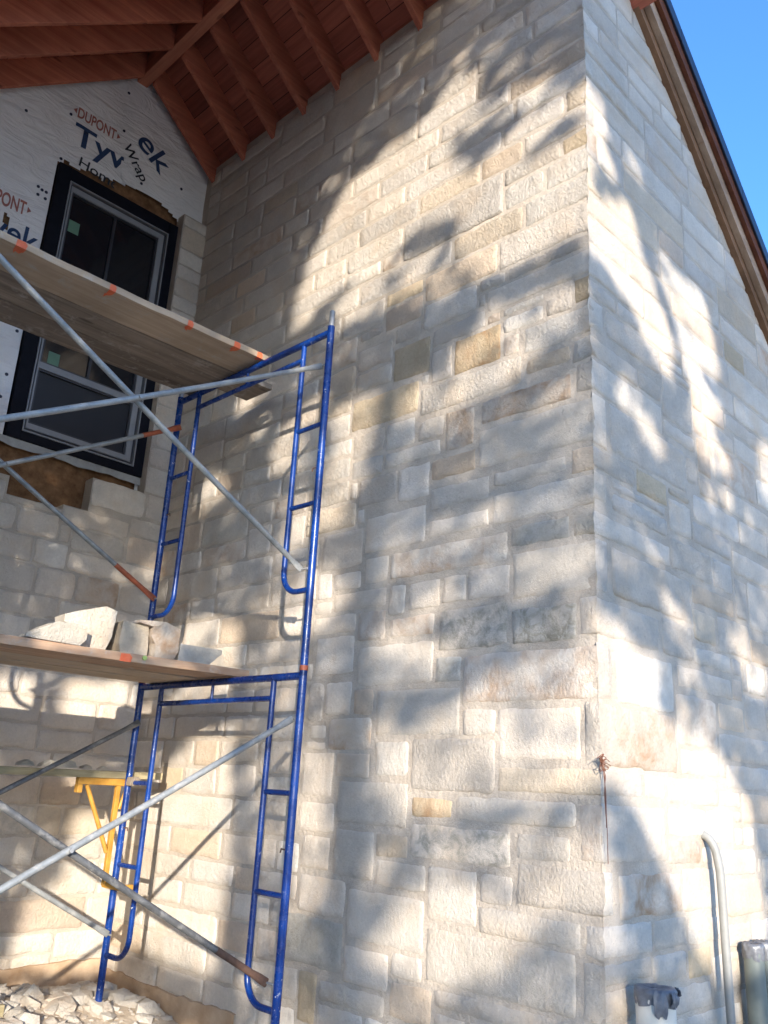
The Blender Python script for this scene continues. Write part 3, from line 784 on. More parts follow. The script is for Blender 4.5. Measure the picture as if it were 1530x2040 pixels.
def lettering(text, x0, z0, width, height, mat_, ang=0.0, parent=wrap, off=0.0, centre=False, weight=0.0, keep=None):
    cu = bpy.data.curves.new('lettering', 'FONT')
    cu.body = text
    cu.size = 1.0
    cu.offset = weight
    tmp = bpy.data.objects.new('lettering', cu)
    COL.objects.link(tmp)
    dg = bpy.context.evaluated_depsgraph_get()
    me = bpy.data.meshes.new_from_object(tmp.evaluated_get(dg))
    bpy.data.objects.remove(tmp)
    bpy.data.curves.remove(cu)
    bm = bmesh.new()
    bm.from_mesh(me)
    bmesh.ops.triangulate(bm, faces=bm.faces)
    co = np.array([q.co[:2] for q in bm.verts])
    mn, mx = co.min(0), co.max(0)
    ca, sa = math.cos(ang), math.sin(ang)
    for q in bm.verts:
        a = (q.co.x - mn[0]) / (mx[0] - mn[0]) * width
        b_ = (q.co.y - mn[1]) / (mx[1] - mn[1]) * height
        if centre:
            a -= width / 2
            b_ -= height / 2
        q.co = (x0 + a * ca - b_ * sa, 0, z0 + a * sa + b_ * ca)
    for _ in range(2):
        bmesh.ops.subdivide_edges(bm, edges=[e for e in bm.edges if e.calc_length() > 0.03], cuts=1)
    bmesh.ops.triangulate(bm, faces=bm.faces)
    if keep is not None:
        bmesh.ops.delete(bm, geom=[f for f in bm.faces if not keep(f.calc_center_median().x, f.calc_center_median().z)], context='FACES')
    for q in bm.verts:
        q.co.y = wrap_y(q.co.x, q.co.z) - 0.0035 - off
    bm.to_mesh(me)
    bm.free()
    me.materials.clear()
    me.materials.append(mat_)
    o = bpy.data.objects.new('lettering', me)
    COL.objects.link(o)
    o.parent = parent
    return o
def arrow(x, z, s, direction):
    mb = MB()
    mb.add([(x, 0, z - s), (x, 0, z + s), (x + direction * s * 1.1, 0, z)], [(0, 1, 2)])
    mb.v = [(p[0], wrap_y(p[0], p[2]) - 0.004, p[2]) for p in mb.v]
    mb.build('lettering', M['ink_red'], None).parent = wrap
before = lambda x, z: x < seam_x(z) + 0.004
lettering('DUPONT', 2.065, 4.79, 0.325, 0.095, M['ink_red'], weight=0.022)
arrow(2.055, 4.84, 0.026, -1); arrow(2.40, 4.838, 0.026, 1)
lettering('Tyv', 2.065, 4.50, 0.44, 0.245, M['ink_blue'], weight=0.02, keep=before)
lettering('Home', 2.145, 4.395, 0.33, 0.085, M['ink_black'], R(-5), weight=0.008, keep=lambda x, z: before(x, z) and x < 2.45)
lettering('ek', 2.735, 4.872, 0.315, 0.20, M['ink_blue'], R(-35), parent=over, off=0.011, centre=True, weight=0.012)
lettering('Wrap', 2.575, 4.685, 0.31, 0.115, M['ink_black'], R(-49), parent=over, off=0.011, centre=True, weight=0.01, keep=lambda x, z: x > seam_x(z) + 0.004)
lettering('DUPONT', 1.515, 3.765, 0.325, 0.115, M['ink_red'], weight=0.022)
arrow(1.85, 3.822, 0.026, 1)
lettering('Tyvek', 1.40, 3.455, 0.575, 0.235, M['ink_blue'], weight=0.012)
for (x, z) in ((1.893, 4.051), (1.954, 4.035), (1.923, 4.038), (1.901, 3.986), (1.956, 3.979), (2.016, 4.784), (2.01, 4.37), (3.012, 4.695), (3.088, 4.479), (2.445, 4.913), (2.66, 4.537),
               (1.953, 2.889), (1.94, 2.548), (1.93, 2.379), (2.43, 5.28), (1.70, 4.60), (1.62, 3.30)):
    cb = MB()
    y = wrap_y(x, z) - (0.012 if x > seam_x(z) and z > 4.36 else 0.002)
    n_ = 12
    ring = [(x + 0.0125 * math.cos(2 * math.pi * k / n_), y, z + 0.0125 * math.sin(2 * math.pi * k / n_)) for k in range(n_)]
    ring2 = [(x + 0.010 * math.cos(2 * math.pi * k / n_), y - 0.005, z + 0.010 * math.sin(2 * math.pi * k / n_)) for k in range(n_)]
    cb.add(ring + ring2, [tuple(range(n_, 2 * n_))] + [(k, (k + 1) % n_, n_ + (k + 1) % n_, n_ + k) for k in range(n_)])
    cb.build('cap_nail', M['cap'], None).parent = wrap

# ---------------------------------------------------------------- window
win = MB()
x0, x1, z0, z1 = WIN
yt = W - 0.045
for a, b_ in (((x0, yt, z0), (x0 + 0.10, W + 0.02, z1)), ((x1 - 0.115, yt, z0), (x1, W + 0.02, z1)),
              ((x0 + 0.10, yt + 0.002, z1 - 0.115), (x1 - 0.115, W + 0.02, z1)), ((x0 + 0.10, yt + 0.002, z0), (x1 - 0.115, W + 0.02, z0 + 0.062))):
    win.box(a, b_)
window = win.build('window', M['tape_black'], house, bevel=0.004)
fx0, fx1, fz0, fz1 = x0 + 0.10, x1 - 0.115, z0 + 0.062, z1 - 0.115
fr = MB()
def rect_frame(mb, a, c, b_, d, w, y0, y1, wt=None):
    wt = wt or w
    mb.box((a, y0, c), (a + w, y1, d)); mb.box((b_ - w, y0, c), (b_, y1, d))
    mb.box((a + w, y0 + 0.0005, d - wt), (b_ - w, y1, d)); mb.box((a + w, y0 + 0.0005, c), (b_ - w, y1, c + wt))
rect_frame(fr, fx0, fz0, fx1, fz1, 0.009, W - 0.052, W + 0.03)
fr.build('frame', M['alu'], window)
fr2 = MB()
rect_frame(fr2, fx0 + 0.012, fz0 + 0.012, fx1 - 0.012, fz1 - 0.012, 0.018, W - 0.030, W + 0.03)
fr2.build('jamb', M['alu_dark'], window)
sx0, sx1 = fx0 + 0.028, fx1 - 0.030
def sash(za, zb, wside, wtop, wbot, glass_key, mullion, sticker=None):
    s = MB()
    y0 = W - 0.040
    s.box((sx0 - 0.006, y0, za), (sx0 + 0.006, W + 0.02, zb))
    s.box((sx1 - wside, y0, za), (sx1, W + 0.02, zb))
    s.box((sx0 + 0.006, y0 + 0.0006, zb - wtop), (sx1 - wside, W + 0.02, zb))
    s.box((sx0 + 0.006, y0 + 0.0006, za), (sx1 - wside, W + 0.02, za + wbot))
    s.build('sash', M['alu'], window)
    gl = MB()
    gl.box((sx0 + 0.006, W - 0.012, za + wbot), (sx1 - wside, W - 0.004, zb - wtop))
    gl.build('glass', M[glass_key], window)
    bd = MB()
    rect_frame(bd, sx0 + 0.0065, za + wbot + 0.0005, sx1 - wside - 0.0005, zb - wtop - 0.0005, 0.014, W - 0.030, W - 0.013)
    if mullion:
        xm = (sx0 + sx1 - wside) / 2
        bd.box((xm - 0.011, W - 0.026, za + wbot + 0.014), (xm + 0.011, W - 0.013, zb - wtop - 0.014))
    bd.build('muntin', M['alu_dark'], window)
    if sticker:
        st = MB()
        st.box((sticker[0] - 0.042, W - 0.0145, sticker[1] - 0.05), (sticker[0] + 0.042, W - 0.0125, sticker[1] + 0.05))
        st.build('sticker', M['sticker'], window)
sash(3.36, fz1 - 0.030, 0.045, 0.045, 0.05, 'glass', True, (2.20, 3.87))
sash(2.72, 3.34, 0.045, 0.05, 0.0, 'glass', True, (2.235, 2.785))
sash(fz0 + 0.030, 2.72, 0.045, 0.048, 0.040, 'screen', False)

# sill flashing torn under the window
sl = MB()
vs, fs = [], []
for i in range(31):
    t = i / 30
    x = 1.96 + t * 1.09
    zb = 2.062 + 0.006 * math.sin(x * 14) + 0.003 * math.sin(x * 39)
    vs += [(x, W - 0.028, 2.118), (x, W - 0.034 - 0.008 * math.sin(x * 17), zb)]
fs = [(2 * i, 2 * i + 1, 2 * i + 3, 2 * i + 2) for i in range(30)]
sl.add(vs, fs, 0, True)
sl.build('sill_flashing', M['flash_grey'], house)

# ---------------------------------------------------------------- porch roof
EAVE_X = 0.30  # left slope carried on out of view to darken the porch
FRONT_Y = 1.72
rd = 0.185 / math.cos(math.atan(SLOPE))       # vertical depth of a rafter
ys = [5.535, 5.11, 4.725, 4.345, 3.97, 3.57, 3.16, 2.76, 2.36, 1.96]
for yc in ys:
    for side in (1, -1):
        mb = MB()
        xa = RIDGE_X + side * 0.048
        xb = X1 + 0.5 if side == 1 else EAVE_X
        za, zb = rafter_z(xa), rafter_z(xb)
        w = 0.020
        vs = []
        for yy in (yc - w, yc + w):
            vs += [(xa, yy, za), (xb, yy, zb), (xb, yy, zb + rd), (xa, yy, za + rd)]
        mb.add(vs, [(0, 1, 2, 3), (7, 6, 5, 4), (0, 4, 5, 1), (3, 2, 6, 7), (0, 3, 7, 4), (1, 5, 6, 2)])
        mb.build('rafter', M['roofwood_y'], house, bevel=0.003)
mb = MB()
mb.box((RIDGE_X - 0.047, FRONT_Y, RIDGE_Z - 0.02), (RIDGE_X + 0.047, W + 0.04, RIDGE_Z + 0.26))
mb.build('ridge_beam', M['ridgewood'], house, bevel=0.004)
mb = MB()
mb.box((X1 + 0.03, Y0 + 0.06, 4.80), (X1 + 0.07, W, 5.16))
mb.build('wall_plate', M['ridgewood'], house)
mb = MB()
mb.box((EAVE_X - 0.06, FRONT_Y, rafter_z(EAVE_X) - 0.01), (EAVE_X - 0.02, W, rafter_z(EAVE_X) + rd))
mb.build('eave_board', M['ridgewood'], house)
mb = MB()
def deck(xa, xb, y0, y1, lift=0.0):
    za, zb = rafter_z(xa) + rd + lift, rafter_z(xb) + rd + lift
    L = math.hypot(xb - xa, zb - za)
    mb.add([(xa, y0, za), (xa, y1, za), (xb, y1, zb), (xb, y0, zb)], [(0, 1, 2, 3)], 0, deck_uv=np.array([(y0, 0, 0, 1), (y1, 0, 0, 1), (y1, L, 0, 1), (y0, L, 0, 1)]))
deck(RIDGE_X, X1 + 0.6, FRONT_Y, W + 0.3)
deck(EAVE_X - 0.06, RIDGE_X, FRONT_Y, W + 0.3)
mb.build('roof_deck', M['deck'], house)
mb = MB()
for xa, xb in ((RIDGE_X, XR + 0.4), (EAVE_X - 0.1, RIDGE_X)):
    def zt(x): return (RIDGE_Z - SLOPE * abs(x - RIDGE_X)) + rd + 0.03 if xa != RIDGE_X else rake_z(x) + 0.325
    za, zb = zt(xa) , zt(xb)
    if xa == RIDGE_X:
        za = rake_z(RIDGE_X) + 0.325
    else:
        zb = rake_z(RIDGE_X) + 0.325
    y0, y1 = Y0 - 0.12, W + 0.35
    mb.add([(xa, y0, za), (xb, y0, zb), (xb, y1, zb), (xa, y1, za), (xa, y0, za + 0.03), (xb, y0, zb + 0.03), (xb, y1, zb + 0.03), (xa, y1, za + 0.03)],
           [(0, 3, 2, 1), (4, 5, 6, 7), (0, 1, 5, 4), (1, 2, 6, 5), (2, 3, 7, 6), (3, 0, 4, 7)])
mb.build('roofing', M['shingle'], house)

# ---- unseen wall added on the left to darken the porch corner
mb = MB()
mb.box((0.34, 3.50, GROUND), (0.52, W, rafter_z(0.5) + 0.1))
shade_wall_o = mb.build('shade_wall', M['mortar'], house)
mb = MB()
mb.box((XR - 0.2, Y0 + 0.006, GROUND), (XR - 0.003, W, rake_z(XR)))
mb.build('end_wall', M['mortar'], house)

# ---- rake boards stepping out over the front wall
def rake_board(name, z_lo, z_hi, y_front, y_back, mat_, x0=X1 - 0.4, x1=XR, joint=None):
    mb = MB()
    cuts = [x0] + (joint or []) + [x1]
    for a, b_ in zip(cuts[:-1], cuts[1:]):
        b2 = b_ - 0.004
        vs = []
        for yy in (y_front, y_back):
            vs += [(a, yy, rake_z(a) + z_lo), (b2, yy, rake_z(b2) + z_lo), (b2, yy, rake_z(b2) + z_hi), (a, yy, rake_z(a) + z_hi)]
        mb.add(vs, [(0, 1, 2, 3), (7, 6, 5, 4), (0, 4, 5, 1), (3, 2, 6, 7), (0, 3, 7, 4), (1, 5, 6, 2)])
    return mb.build(name, mat_, house, bevel=0.002)
rake_board('frieze_board', 0.0, 0.16, Y0 - 0.040, Y0 + 0.004, M['trimwood'], joint=[4.72])
rake_board('fascia', 0.075, 0.235, Y0 - 0.085, Y0 - 0.043, M['fasciawood'], joint=[4.55])
rake_board('rake_trim', 0.180, 0.300, Y0 - 0.118, Y0 - 0.088, M['darktrim'], joint=[4.9])
rake_board('drip_edge', 0.275, 0.385, Y0 - 0.135, Y0 - 0.121, M['metal_roof'], joint=[4.2, 5.0])

# ---------------------------------------------------------------- scaffold frames
FX = 2.83                                     # the frame that stands by the side wall
BAY = 2.134
YR, YL = 3.335, 4.86                          # outer legs
IR, IL = 3.562, 4.625                         # inner ladder rails
FH = 1.93
def make_frame(base_z, label, band):
    t = thing('walk_through_scaffold', label, 'scaffold', (FX, (YR + YL) / 2, base_z), 'blue scaffold end frames')
    ro, ri = 0.0205, 0.0155
    for y in (YR, YL):
        mb = MB()
        mb.tube([(FX, y, base_z), (FX, y, base_z + FH + 0.035)], ro, n=16)
        lg = mb.build('leg', M['blue'], t)
        if band:
            mb = MB()
            mb.tube([(FX, y, base_z + 0.025), (FX, y, base_z + 0.050)], ro + 0.0015, n=16)
            mb.build('paint_band', M['rusty_orange'], lg)
        mb = MB()
        mb.tube([(FX, y, base_z + FH + 0.0355), (FX, y, base_z + FH + 0.13)], 0.0165, n=14)
        mb.tube([(FX, y, base_z + FH + 0.130), (FX, y, base_z + FH + 0.136)], 0.012, n=14)
        mb.build('coupling_pin', M['pin'], t)
    for yo, yi in ((YR, IR), (YL, IL)):
        s = 1 if yo > yi else -1
        mb = MB()
        path = [(FX, yi, base_z + FH - 0.005), (FX, yi, base_z + 0.56)]
        for k in range(1, 9):
            a = k / 8 * math.pi / 2
            path.append((FX, yi + s * 0.12 * (1 - math.cos(a)), base_z + 0.56 - 0.12 * math.sin(a)))
        path.append((FX, yo - s * 0.012, base_z + 0.44))
        mb.tube(path, ri, n=12)
        mb.build('ladder_rail', M['blue'], t)
        for zr in (1.37, 0.915):
            mb = MB()
            mb.tube([(FX, yi + s * 0.012, base_z + zr), (FX, yo - s * 0.017, base_z + zr)], 0.0135, n=10)
            mb.build('rung', M['blue'], t)
        mb = MB()                                 # little wire lock standing off the leg
        mb.tube([(FX, yo - s * 0.018, base_z + 1.115), (FX, yo - s * 0.058, base_z + 1.118), (FX, yo - s * 0.062, base_z + 1.10)], 0.004, n=8)
        mb.build('brace_lock', M['rust'], t)
        for zr in (1.72, 0.55):
            mb = MB()
            mb.tube([(FX - 0.018, yo - s * 0.012, base_z + zr), (FX - 0.018, yo - s * 0.062, base_z + zr)], 0.006, n=8)
            mb.build('brace_stud', M['pin'], t)
    mb = MB()
    mb.tube([(FX, YR + 0.012, base_z + FH), (FX, YL - 0.012, base_z + FH)], 0.020, n=14)
    mb.build('top_bar', M['blue'], t)
    mb = MB()
    mb.tube([(FX, IR + 0.012, base_z + FH - 0.105), (FX, IL - 0.012, base_z + FH - 0.105)], 0.0155, n=12)
    mb.build('lower_bar', M['blue'], t)
    mb = MB()
    mb.tube([(FX, 4.10, base_z + FH - 0.092), (FX, 4.10, base_z + FH - 0.018)], 0.009, n=10)
    mb.build('bar_strut', M['blue'], t)
    return t
f_low = make_frame(-1.415, 'lower blue scaffold frame standing in the rubble by the stone side wall', False)
f_up = make_frame(0.515, 'upper blue scaffold frame with bare steel pins, stacked on the lower one', True)
copy_tree(f_low, (-BAY, 0, 0), 'blue scaffold frame on the ground at the far end of the planks from the corner')
copy_tree(f_up, (-BAY, 0, 0), 'blue scaffold frame raised on another at the far end of the planks from the corner')

# ---------------------------------------------------------------- cross braces
def tube_flat(p, q, mat_, parent, r=0.0145, end=None, end_len=0.3, end_mat=None):
    p, q = Vector(p), Vector(q)
    d = (q - p).normalized()
    L = (q - p).length
    st = [0, 0.045, 0.10]
    pts = [p + d * s for s in st] + [p + d * L * k / 8 for k in range(1, 8)] + [q - d * s for s in st[::-1]]
    sag = [0.012 * math.sin(math.pi * (pt - p).length / L) for pt in pts]
    pts = [pt - Vector((0, 0, s)) for pt, s in zip(pts, sag)]
    fl = [(1.25, 0.3), (1.25, 0.3), (1, 1)] + [(1, 1)] * 7 + [(1, 1), (1.25, 0.3), (1.25, 0.3)]
    mb = MB()
    mb.tube(pts, r, n=12, flat=fl)
    o = mb.build('brace_tube', mat_, parent)
    if end_mat is not None:
        mb = MB()
        k = [0.0, 0.045, 0.10, end_len]
        mb.tube([q - d * (s - 0.004) if i == 0 else q - d * s - Vector((0, 0, 0.012 * math.sin(math.pi * s / L))) for i, s in enumerate(k)], [r + 0.0012] * 4, n=12,
                flat=[(1.28, 0.42), (1.28, 0.42), (1, 1), (1, 1)])
        mb.build('painted_end', end_mat, o)
    return o
def cross_brace(y, base_z, label, m_a, m_b, end_a=None, end_b=None, dy=0.016):
    xa, xb = FX - BAY - 0.018, FX - 0.018
    zl, zh = base_z + 0.55, base_z + 1.72
    t = thing('cross_brace', label, 'cross brace', ((xa + xb) / 2, y, (zl + zh) / 2), 'galvanised cross braces of the scaffold')
    tube_flat((xa, y - dy, zl), (xb, y - dy, zh), m_a, t, end_mat=end_a, end_len=0.30)
    tube_flat((xa, y + dy, zh), (xb, y + dy, zl), m_b, t, end_mat=end_b, end_len=0.34)
    mb = MB()
    mb.tube([((xa + xb) / 2, y - dy - 0.024, (zl + zh) / 2 - 0.012), ((xa + xb) / 2, y + dy + 0.024, (zl + zh) / 2 - 0.012)], 0.0085, n=10)
    mb.build('pivot_bolt', M['pin'], t)
    return t
cross_brace(YR + 0.048, 0.515, 'pale galvanised cross brace crossing in front of the dark window', M['galv'], M['galv'])
cross_brace(YL - 0.055, 0.515, 'galvanised cross brace with faded orange ends, behind and below the upper planks', M['galv'], M['galv'], M['rusty_orange'], M['rusty_orange'])
cross_brace(YR + 0.048, -1.415, 'long cross brace with dark scuffed tubes, nearest at the bottom of the scaffold', M['galv'], M['galv_dark'], None, M['rust'])
cross_brace(YL - 0.050, -1.415, 'cement-splashed cross brace in the back at the bottom, by the yellow bracket', M['galv_dark'], M['galv'])

# ---------------------------------------------------------------- planks
def paint_patch(pts3, parent, mat_=None):
    mb = MB()
    mb.add(pts3, [tuple(range(len(pts3)))])
    mb.build('paint_mark', mat_ or M['orange'], parent)
def make_plank(label, x0, x1, y0, y1, z0, z1, mat_, marks=(), warp=0.004, seed=0):
    nx = 24
    vs, fs = [], []
    rr = random.Random(seed)
    ph = rr.uniform(0, 6)
    for i in range(nx + 1):
        x = x0 + (x1 - x0) * i / nx
        dz = warp * math.sin(x * 2.3 + ph) - 0.012 * math.sin(math.pi * i / nx)
        e = 0.003 * math.sin(x * 13 + ph) + 0.002 * math.sin(x * 37)
        vs += [(x, y0 + e, z0 + dz), (x, y1 + e * .6, z0 + dz + warp * .4), (x, y1 + e * .6, z1 + dz + warp * .4), (x, y0 + e, z1 + dz)]
    for i in range(nx):
        b = 4 * i
        for k in range(4):
            fs.append((b + k, b + (k + 1) % 4, b + 4 + (k + 1) % 4, b + 4 + k))
    fs += [(0, 3, 2, 1), (4 * nx, 4 * nx + 1, 4 * nx + 2, 4 * nx + 3)]
    mb = MB()
    mb.add(vs, [f[::-1] for f in fs])
    o = mb.build('scaffold_plank', mat_, None, bevel=0.003)
    tag(o, label, 'plank', 'wooden scaffold planks')
    for (mx, wx, dy) in marks:
        i = (mx - x0) / (x1 - x0) * nx
        dz = warp * math.sin(mx * 2.3 + ph) - 0.012 * math.sin(math.pi * i / nx)
        zb = z0 + dz - 0.0025
        e = y0 - 0.0065
        wx *= rr.uniform(.6, .95); dy *= .75
        edge = [(mx - wx * .5, e, zb), (mx + wx * .45, e, zb), (mx + wx * .55, e, zb + (z1 - z0) * .6), (mx + wx * .3, e, zb + (z1 - z0) * .95), (mx - wx * .45, e, zb + (z1 - z0) * .9)]
        paint_patch(edge, o)
        if dy:
            und = [(mx - wx * .5, e, zb - .001)] + [(mx - wx * .5 + wx * k / 6 + rr.uniform(-.008, .008), y0 + dy * (0.35 + 0.65 * math.sin(math.pi * (k + .5) / 7)) * rr.uniform(.6, 1.1), zb - .001) for k in range(7)] + [(mx + wx * .5, e, zb - .001)]
            paint_patch(und[::-1], o)
    return o
pz = 0.515 + FH + 0.0225
make_plank('pale upper plank with orange spray marks along its near edge', 0.42, 2.875, 3.945, 4.232, pz, pz + 0.040, M['plank_light'],
           [(1.30, 0.06, 0.10), (1.80, 0.055, 0.12), (2.29, 0.055, 0.08), (2.62, 0.05, 0.09), (2.79, 0.05, 0.05)], 0.003, 1)
make_plank('grey weathered upper plank that sticks out past the frame towards the wall', 0.50, 3.13, 4.238, 4.515, pz, pz + 0.040, M['plank_grey'], (), 0.003, 2)
make_plank('grey weathered upper plank farthest from the street, next to the window', 0.46, 2.868, 4.52, 4.765, pz, pz + 0.040, M['plank_grey'], (), 0.004, 3)
lz = -1.415 + FH + 0.0225
low_a = make_plank('lower plank with reddish ridged edge and one orange mark, loose stones on it', 0.40, 2.925, 3.90, 4.185, lz, lz + 0.042, M['plank_red'], [(2.16, 0.10, 0)], 0.003, 4)
make_plank('lower plank in the middle of the lower platform, behind the one with the orange mark', 0.48, 2.955, 4.21, 4.475, lz, lz + 0.040, M['plank_light'], (), 0.003, 5)
make_plank('lower plank at the back of the lower platform, close to the gable wall', 0.44, 2.90, 4.485, 4.755, lz, lz + 0.040, M['plank_light'], (), 0.003, 6)
mb = MB()
mb.tube([(2.262, 3.8895, lz + 0.020), (2.262, 3.8955, lz + 0.020)], 0.012, n=14)
mb.build('marker_tag', M['green_dot'], low_a)
board = make_plank('greenish treated board lying low on the yellow bracket, with stone chips on it', 1.2, 3.075, 4.885, 5.07, -0.022, 0.018, M['treated'], (), 0.002, 7)

# ---------------------------------------------------------------- yellow side bracket
t = thing('scaffold_bracket', 'worn yellow steel bracket clamped to the scaffold leg under the low board', 'bracket', (2.77, 4.90, -0.6), None)
by = 4.915
mb = MB(); mb.box((2.53, by - 0.02, -0.068), (2.865, by + 0.02, -0.028)); mb.build('arm', M['yellow'], t, bevel=0.003)
mb = MB(); mb.box((2.53, by - 0.022, -0.115), (2.56, by + 0.022, -0.0685)); mb.build('toe_stop', M['yellow'], t, bevel=0.003)
mb = MB(); mb.box((2.782, by - 0.014, -0.62), (2.810, by + 0.014, -0.0685)); mb.build('post', M['yellow'], t, bevel=0.003)
mb = MB(); mb.tube([(2.595, by, -0.069), (2.78, by, -0.44)], 0.0135, n=10); mb.build('diagonal', M['yellow'], t)
mb = MB(); mb.box((2.79, 4.70, -0.63), (2.812, by + 0.02, -0.595)); mb.box((2.79, 4.70, -0.63), (2.87, 4.735, -0.5955)); mb.build('lower_clip', M['yellow'], t, bevel=0.003)
mb = MB(); mb.tube([(2.86, by, -0.0685), (2.822, by, -0.20)], 0.012, n=10); mb.build('gusset', M['yellow'], t)

# ---------------------------------------------------------------- rough stones
def rough_block(outline, y0, depth, seed, name=None, mats=None, tint=(0.62, 0.575, 0.50), rust=0.0, jag=0.005):
    """a broken building stone: outline in the x-z plane, given a real depth"""
    rr = random.Random(seed)
    bm = bmesh.new()
    cx = sum(p[0] for p in outline) / len(outline); cz = sum(p[1] for p in outline) / len(outline)
    zmin = min(p[1] for p in outline)
    fr_, bk = [], []
    for (x, z) in outline:
        fr_.append(bm.verts.new((x, y0 + rr.uniform(-.01, .012), z)))
    for (x, z) in outline:
        k = rr.uniform(0.90, 1.0)
        bk.append(bm.verts.new((cx + (x - cx) * k, y0 + depth * rr.uniform(.85, 1.05), zmin if z - zmin < .006 else cz + (z - cz) * k)))
    n_ = len(outline)
    bm.faces.new(fr_)
    bm.faces.new(bk[::-1])
    for i in range(n_):
        bm.faces.new((fr_[i], bk[i], bk[(i + 1) % n_], fr_[(i + 1) % n_]))
    bmesh.ops.recalc_face_normals(bm, faces=bm.faces)
    bmesh.ops.triangulate(bm, faces=bm.faces)
    for _ in range(3):
        bmesh.ops.subdivide_edges(bm, edges=[e for e in bm.edges if e.calc_length() > 0.018], cuts=1, use_grid_fill=True)
        bmesh.ops.triangulate(bm, faces=bm.faces)
    bm.normal_update()
    co = np.array([q.co for q in bm.verts]) + seed * 3.7
    d1 = fbm(co, 8, 4, 3) * jag + fbm(co, 30, 4, 4) * jag * 0.5
    nrm = [q.normal.copy() for q in bm.verts]
    for q, a, nv in zip(bm.verts, d1, nrm):
        if q.co.z > zmin + 0.006:
            q.co += nv * float(a)
            q.co.z = max(q.co.z, zmin)
    me = bpy.data.meshes.new('rough_stone')
    bm.to_mesh(me)
    bm.free()
    me.materials.append(M['stone'])
    n_v = len(me.vertices)
    for nm, val in (('tint', (*tint, 1)), ('stain', (rust, 0.0, 1.0, 1))):
        at = me.attributes.new(nm, 'FLOAT_COLOR', 'POINT')
        at.data.foreach_set('color', np.tile(np.array(val, np.float32), n_v))
    for p_ in me.polygons:
        p_.use_smooth = True
    me.set_sharp_from_angle(angle=R(18))
    o = bpy.data.objects.new('rough_stone', me)
    COL.objects.link(o)
    return o
tz = lz + 0.034
grp = 'loose building stones on the lower plank'
tag(rough_block([(1.655, tz), (1.93, tz), (1.955, tz + .035), (1.950, tz + .088), (1.90, tz + .098), (1.80, tz + .092), (1.665, tz + .022)], 3.915, 0.13, 1, tint=(.63, .575, .49)), 'low white wedge of stone, leftmost on the lower plank', 'stone', grp)
tag(rough_block([(1.940, tz), (2.095, tz), (2.112, tz + .075), (2.124, tz + .205), (2.075, tz + .226), (1.865, tz + .150), (1.865, tz + .112), (1.938, tz + .105)], 3.99, 0.15, 2, tint=(.68, .63, .555)), 'tallest white stone on the lower plank, sloping down to one side', 'stone', grp)
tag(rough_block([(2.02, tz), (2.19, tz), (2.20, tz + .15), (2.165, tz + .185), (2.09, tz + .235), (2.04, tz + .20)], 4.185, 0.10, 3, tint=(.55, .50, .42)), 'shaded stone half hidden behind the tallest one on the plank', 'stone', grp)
tag(rough_block([(2.175, tz), (2.318, tz), (2.325, tz + .06), (2.308, tz + .158), (2.165, tz + .168), (2.158, tz + .06)], 3.985, 0.17, 4, tint=(.66, .57, .45), rust=.35), 'squarish buff stone in the middle of the lower plank', 'stone', grp)
tag(rough_block([(2.355, tz), (2.468, tz), (2.492, tz + .06), (2.495, tz + .172), (2.40, tz + .196), (2.245, tz + .182), (2.238, tz + .168), (2.330, tz + .160), (2.325, tz + .115), (2.352, tz + .075)], 3.955, 0.15, 5, tint=(.64, .57, .49), rust=.7), 'upright rust-veined stone with a chipped side on the plank', 'stone', grp)
tag(rough_block([(2.50, tz), (2.685, tz), (2.735, tz + .055), (2.765, tz + .080), (2.760, tz + .102), (2.505, tz + .100)], 3.96, 0.14, 6, tint=(.60, .565, .51)), 'low grey stone lying flat near the end of the plank, by the frame', 'stone', grp)
rr = random.Random(4)
for i, (x, y, s, lab) in enumerate(((2.36, 4.93, .050, 'small stone chip on the low board, nearest the yellow bracket'), (2.62, 4.99, .034, 'tiny stone chip on the low board, just behind the scaffold leg'),
                               (2.47, 4.95, .065, 'flat stone chip, largest on the low board'), (2.26, 5.0, .045, 'stone chip on the low board towards the picture edge'), (2.70, 4.93, .030, 'crumb of stone on the low board end, by the clamp'))):
    ol = [(x - s, 0.0185), (x + s, 0.0185), (x + s * .8, 0.0185 + s * .5), (x + s * .1, 0.0185 + s * .75), (x - s * .7, 0.0185 + s * .35)]
    tag(rough_block(ol, y, s * 1.6, 30 + i, jag=0.003), lab, 'stone chip', 'stone chips on the low board')

# mortar lump on the lower frame's rung
lm = rough_block([(2.80, -0.062), (2.865, -0.062), (2.87, -0.03), (2.85, -0.012), (2.81, -0.015)], 4.79, 0.055, 44, tint=(.40, .33, .26), jag=0.006)
tag(lm, 'lump of dried mortar on the rung beside the yellow bracket', 'mortar lump')
lm.name = 'mortar_lump'

# ---------------------------------------------------------------- ground and rubble in the corner
mb = MB()
NG = 70
def mound(x, y):
    d2 = ((x - 2.6) / 1.3) ** 2 + ((y - 5.15) / 0.75) ** 2
    z = 0.17 * math.exp(-d2 * 1.3) + 0.04 * math.exp(-(((x - 2.0) / .3) ** 2 + ((y - 5.2) / .3) ** 2))
    z += 0.012 * math.sin(x * 7 + y * 3) * math.sin(y * 6 - x * 2)
    return GROUND + z
vs, fs = [], []
for i in range(NG + 1):
    for k in range(NG + 1):
        x, y = 0.2 + 3.03 * i / NG, 2.6 + 3.0 * k / NG
        f_ = min(1, 6 * min(i / NG, k / NG))
        vs.append((x, y, GROUND + 0.004 + (mound(x, y) - GROUND) * f_))
for i in range(NG):
    for k in range(NG):
        q = i * (NG + 1) + k
        fs.append((q, q + NG + 1, q + NG + 2, q + 1))
mb.add(vs, fs, 0, True)
o = mb.build('dirt_mound', M['dirt'])
o['kind'] = 'structure'
mb = MB()
G_ = 300.0
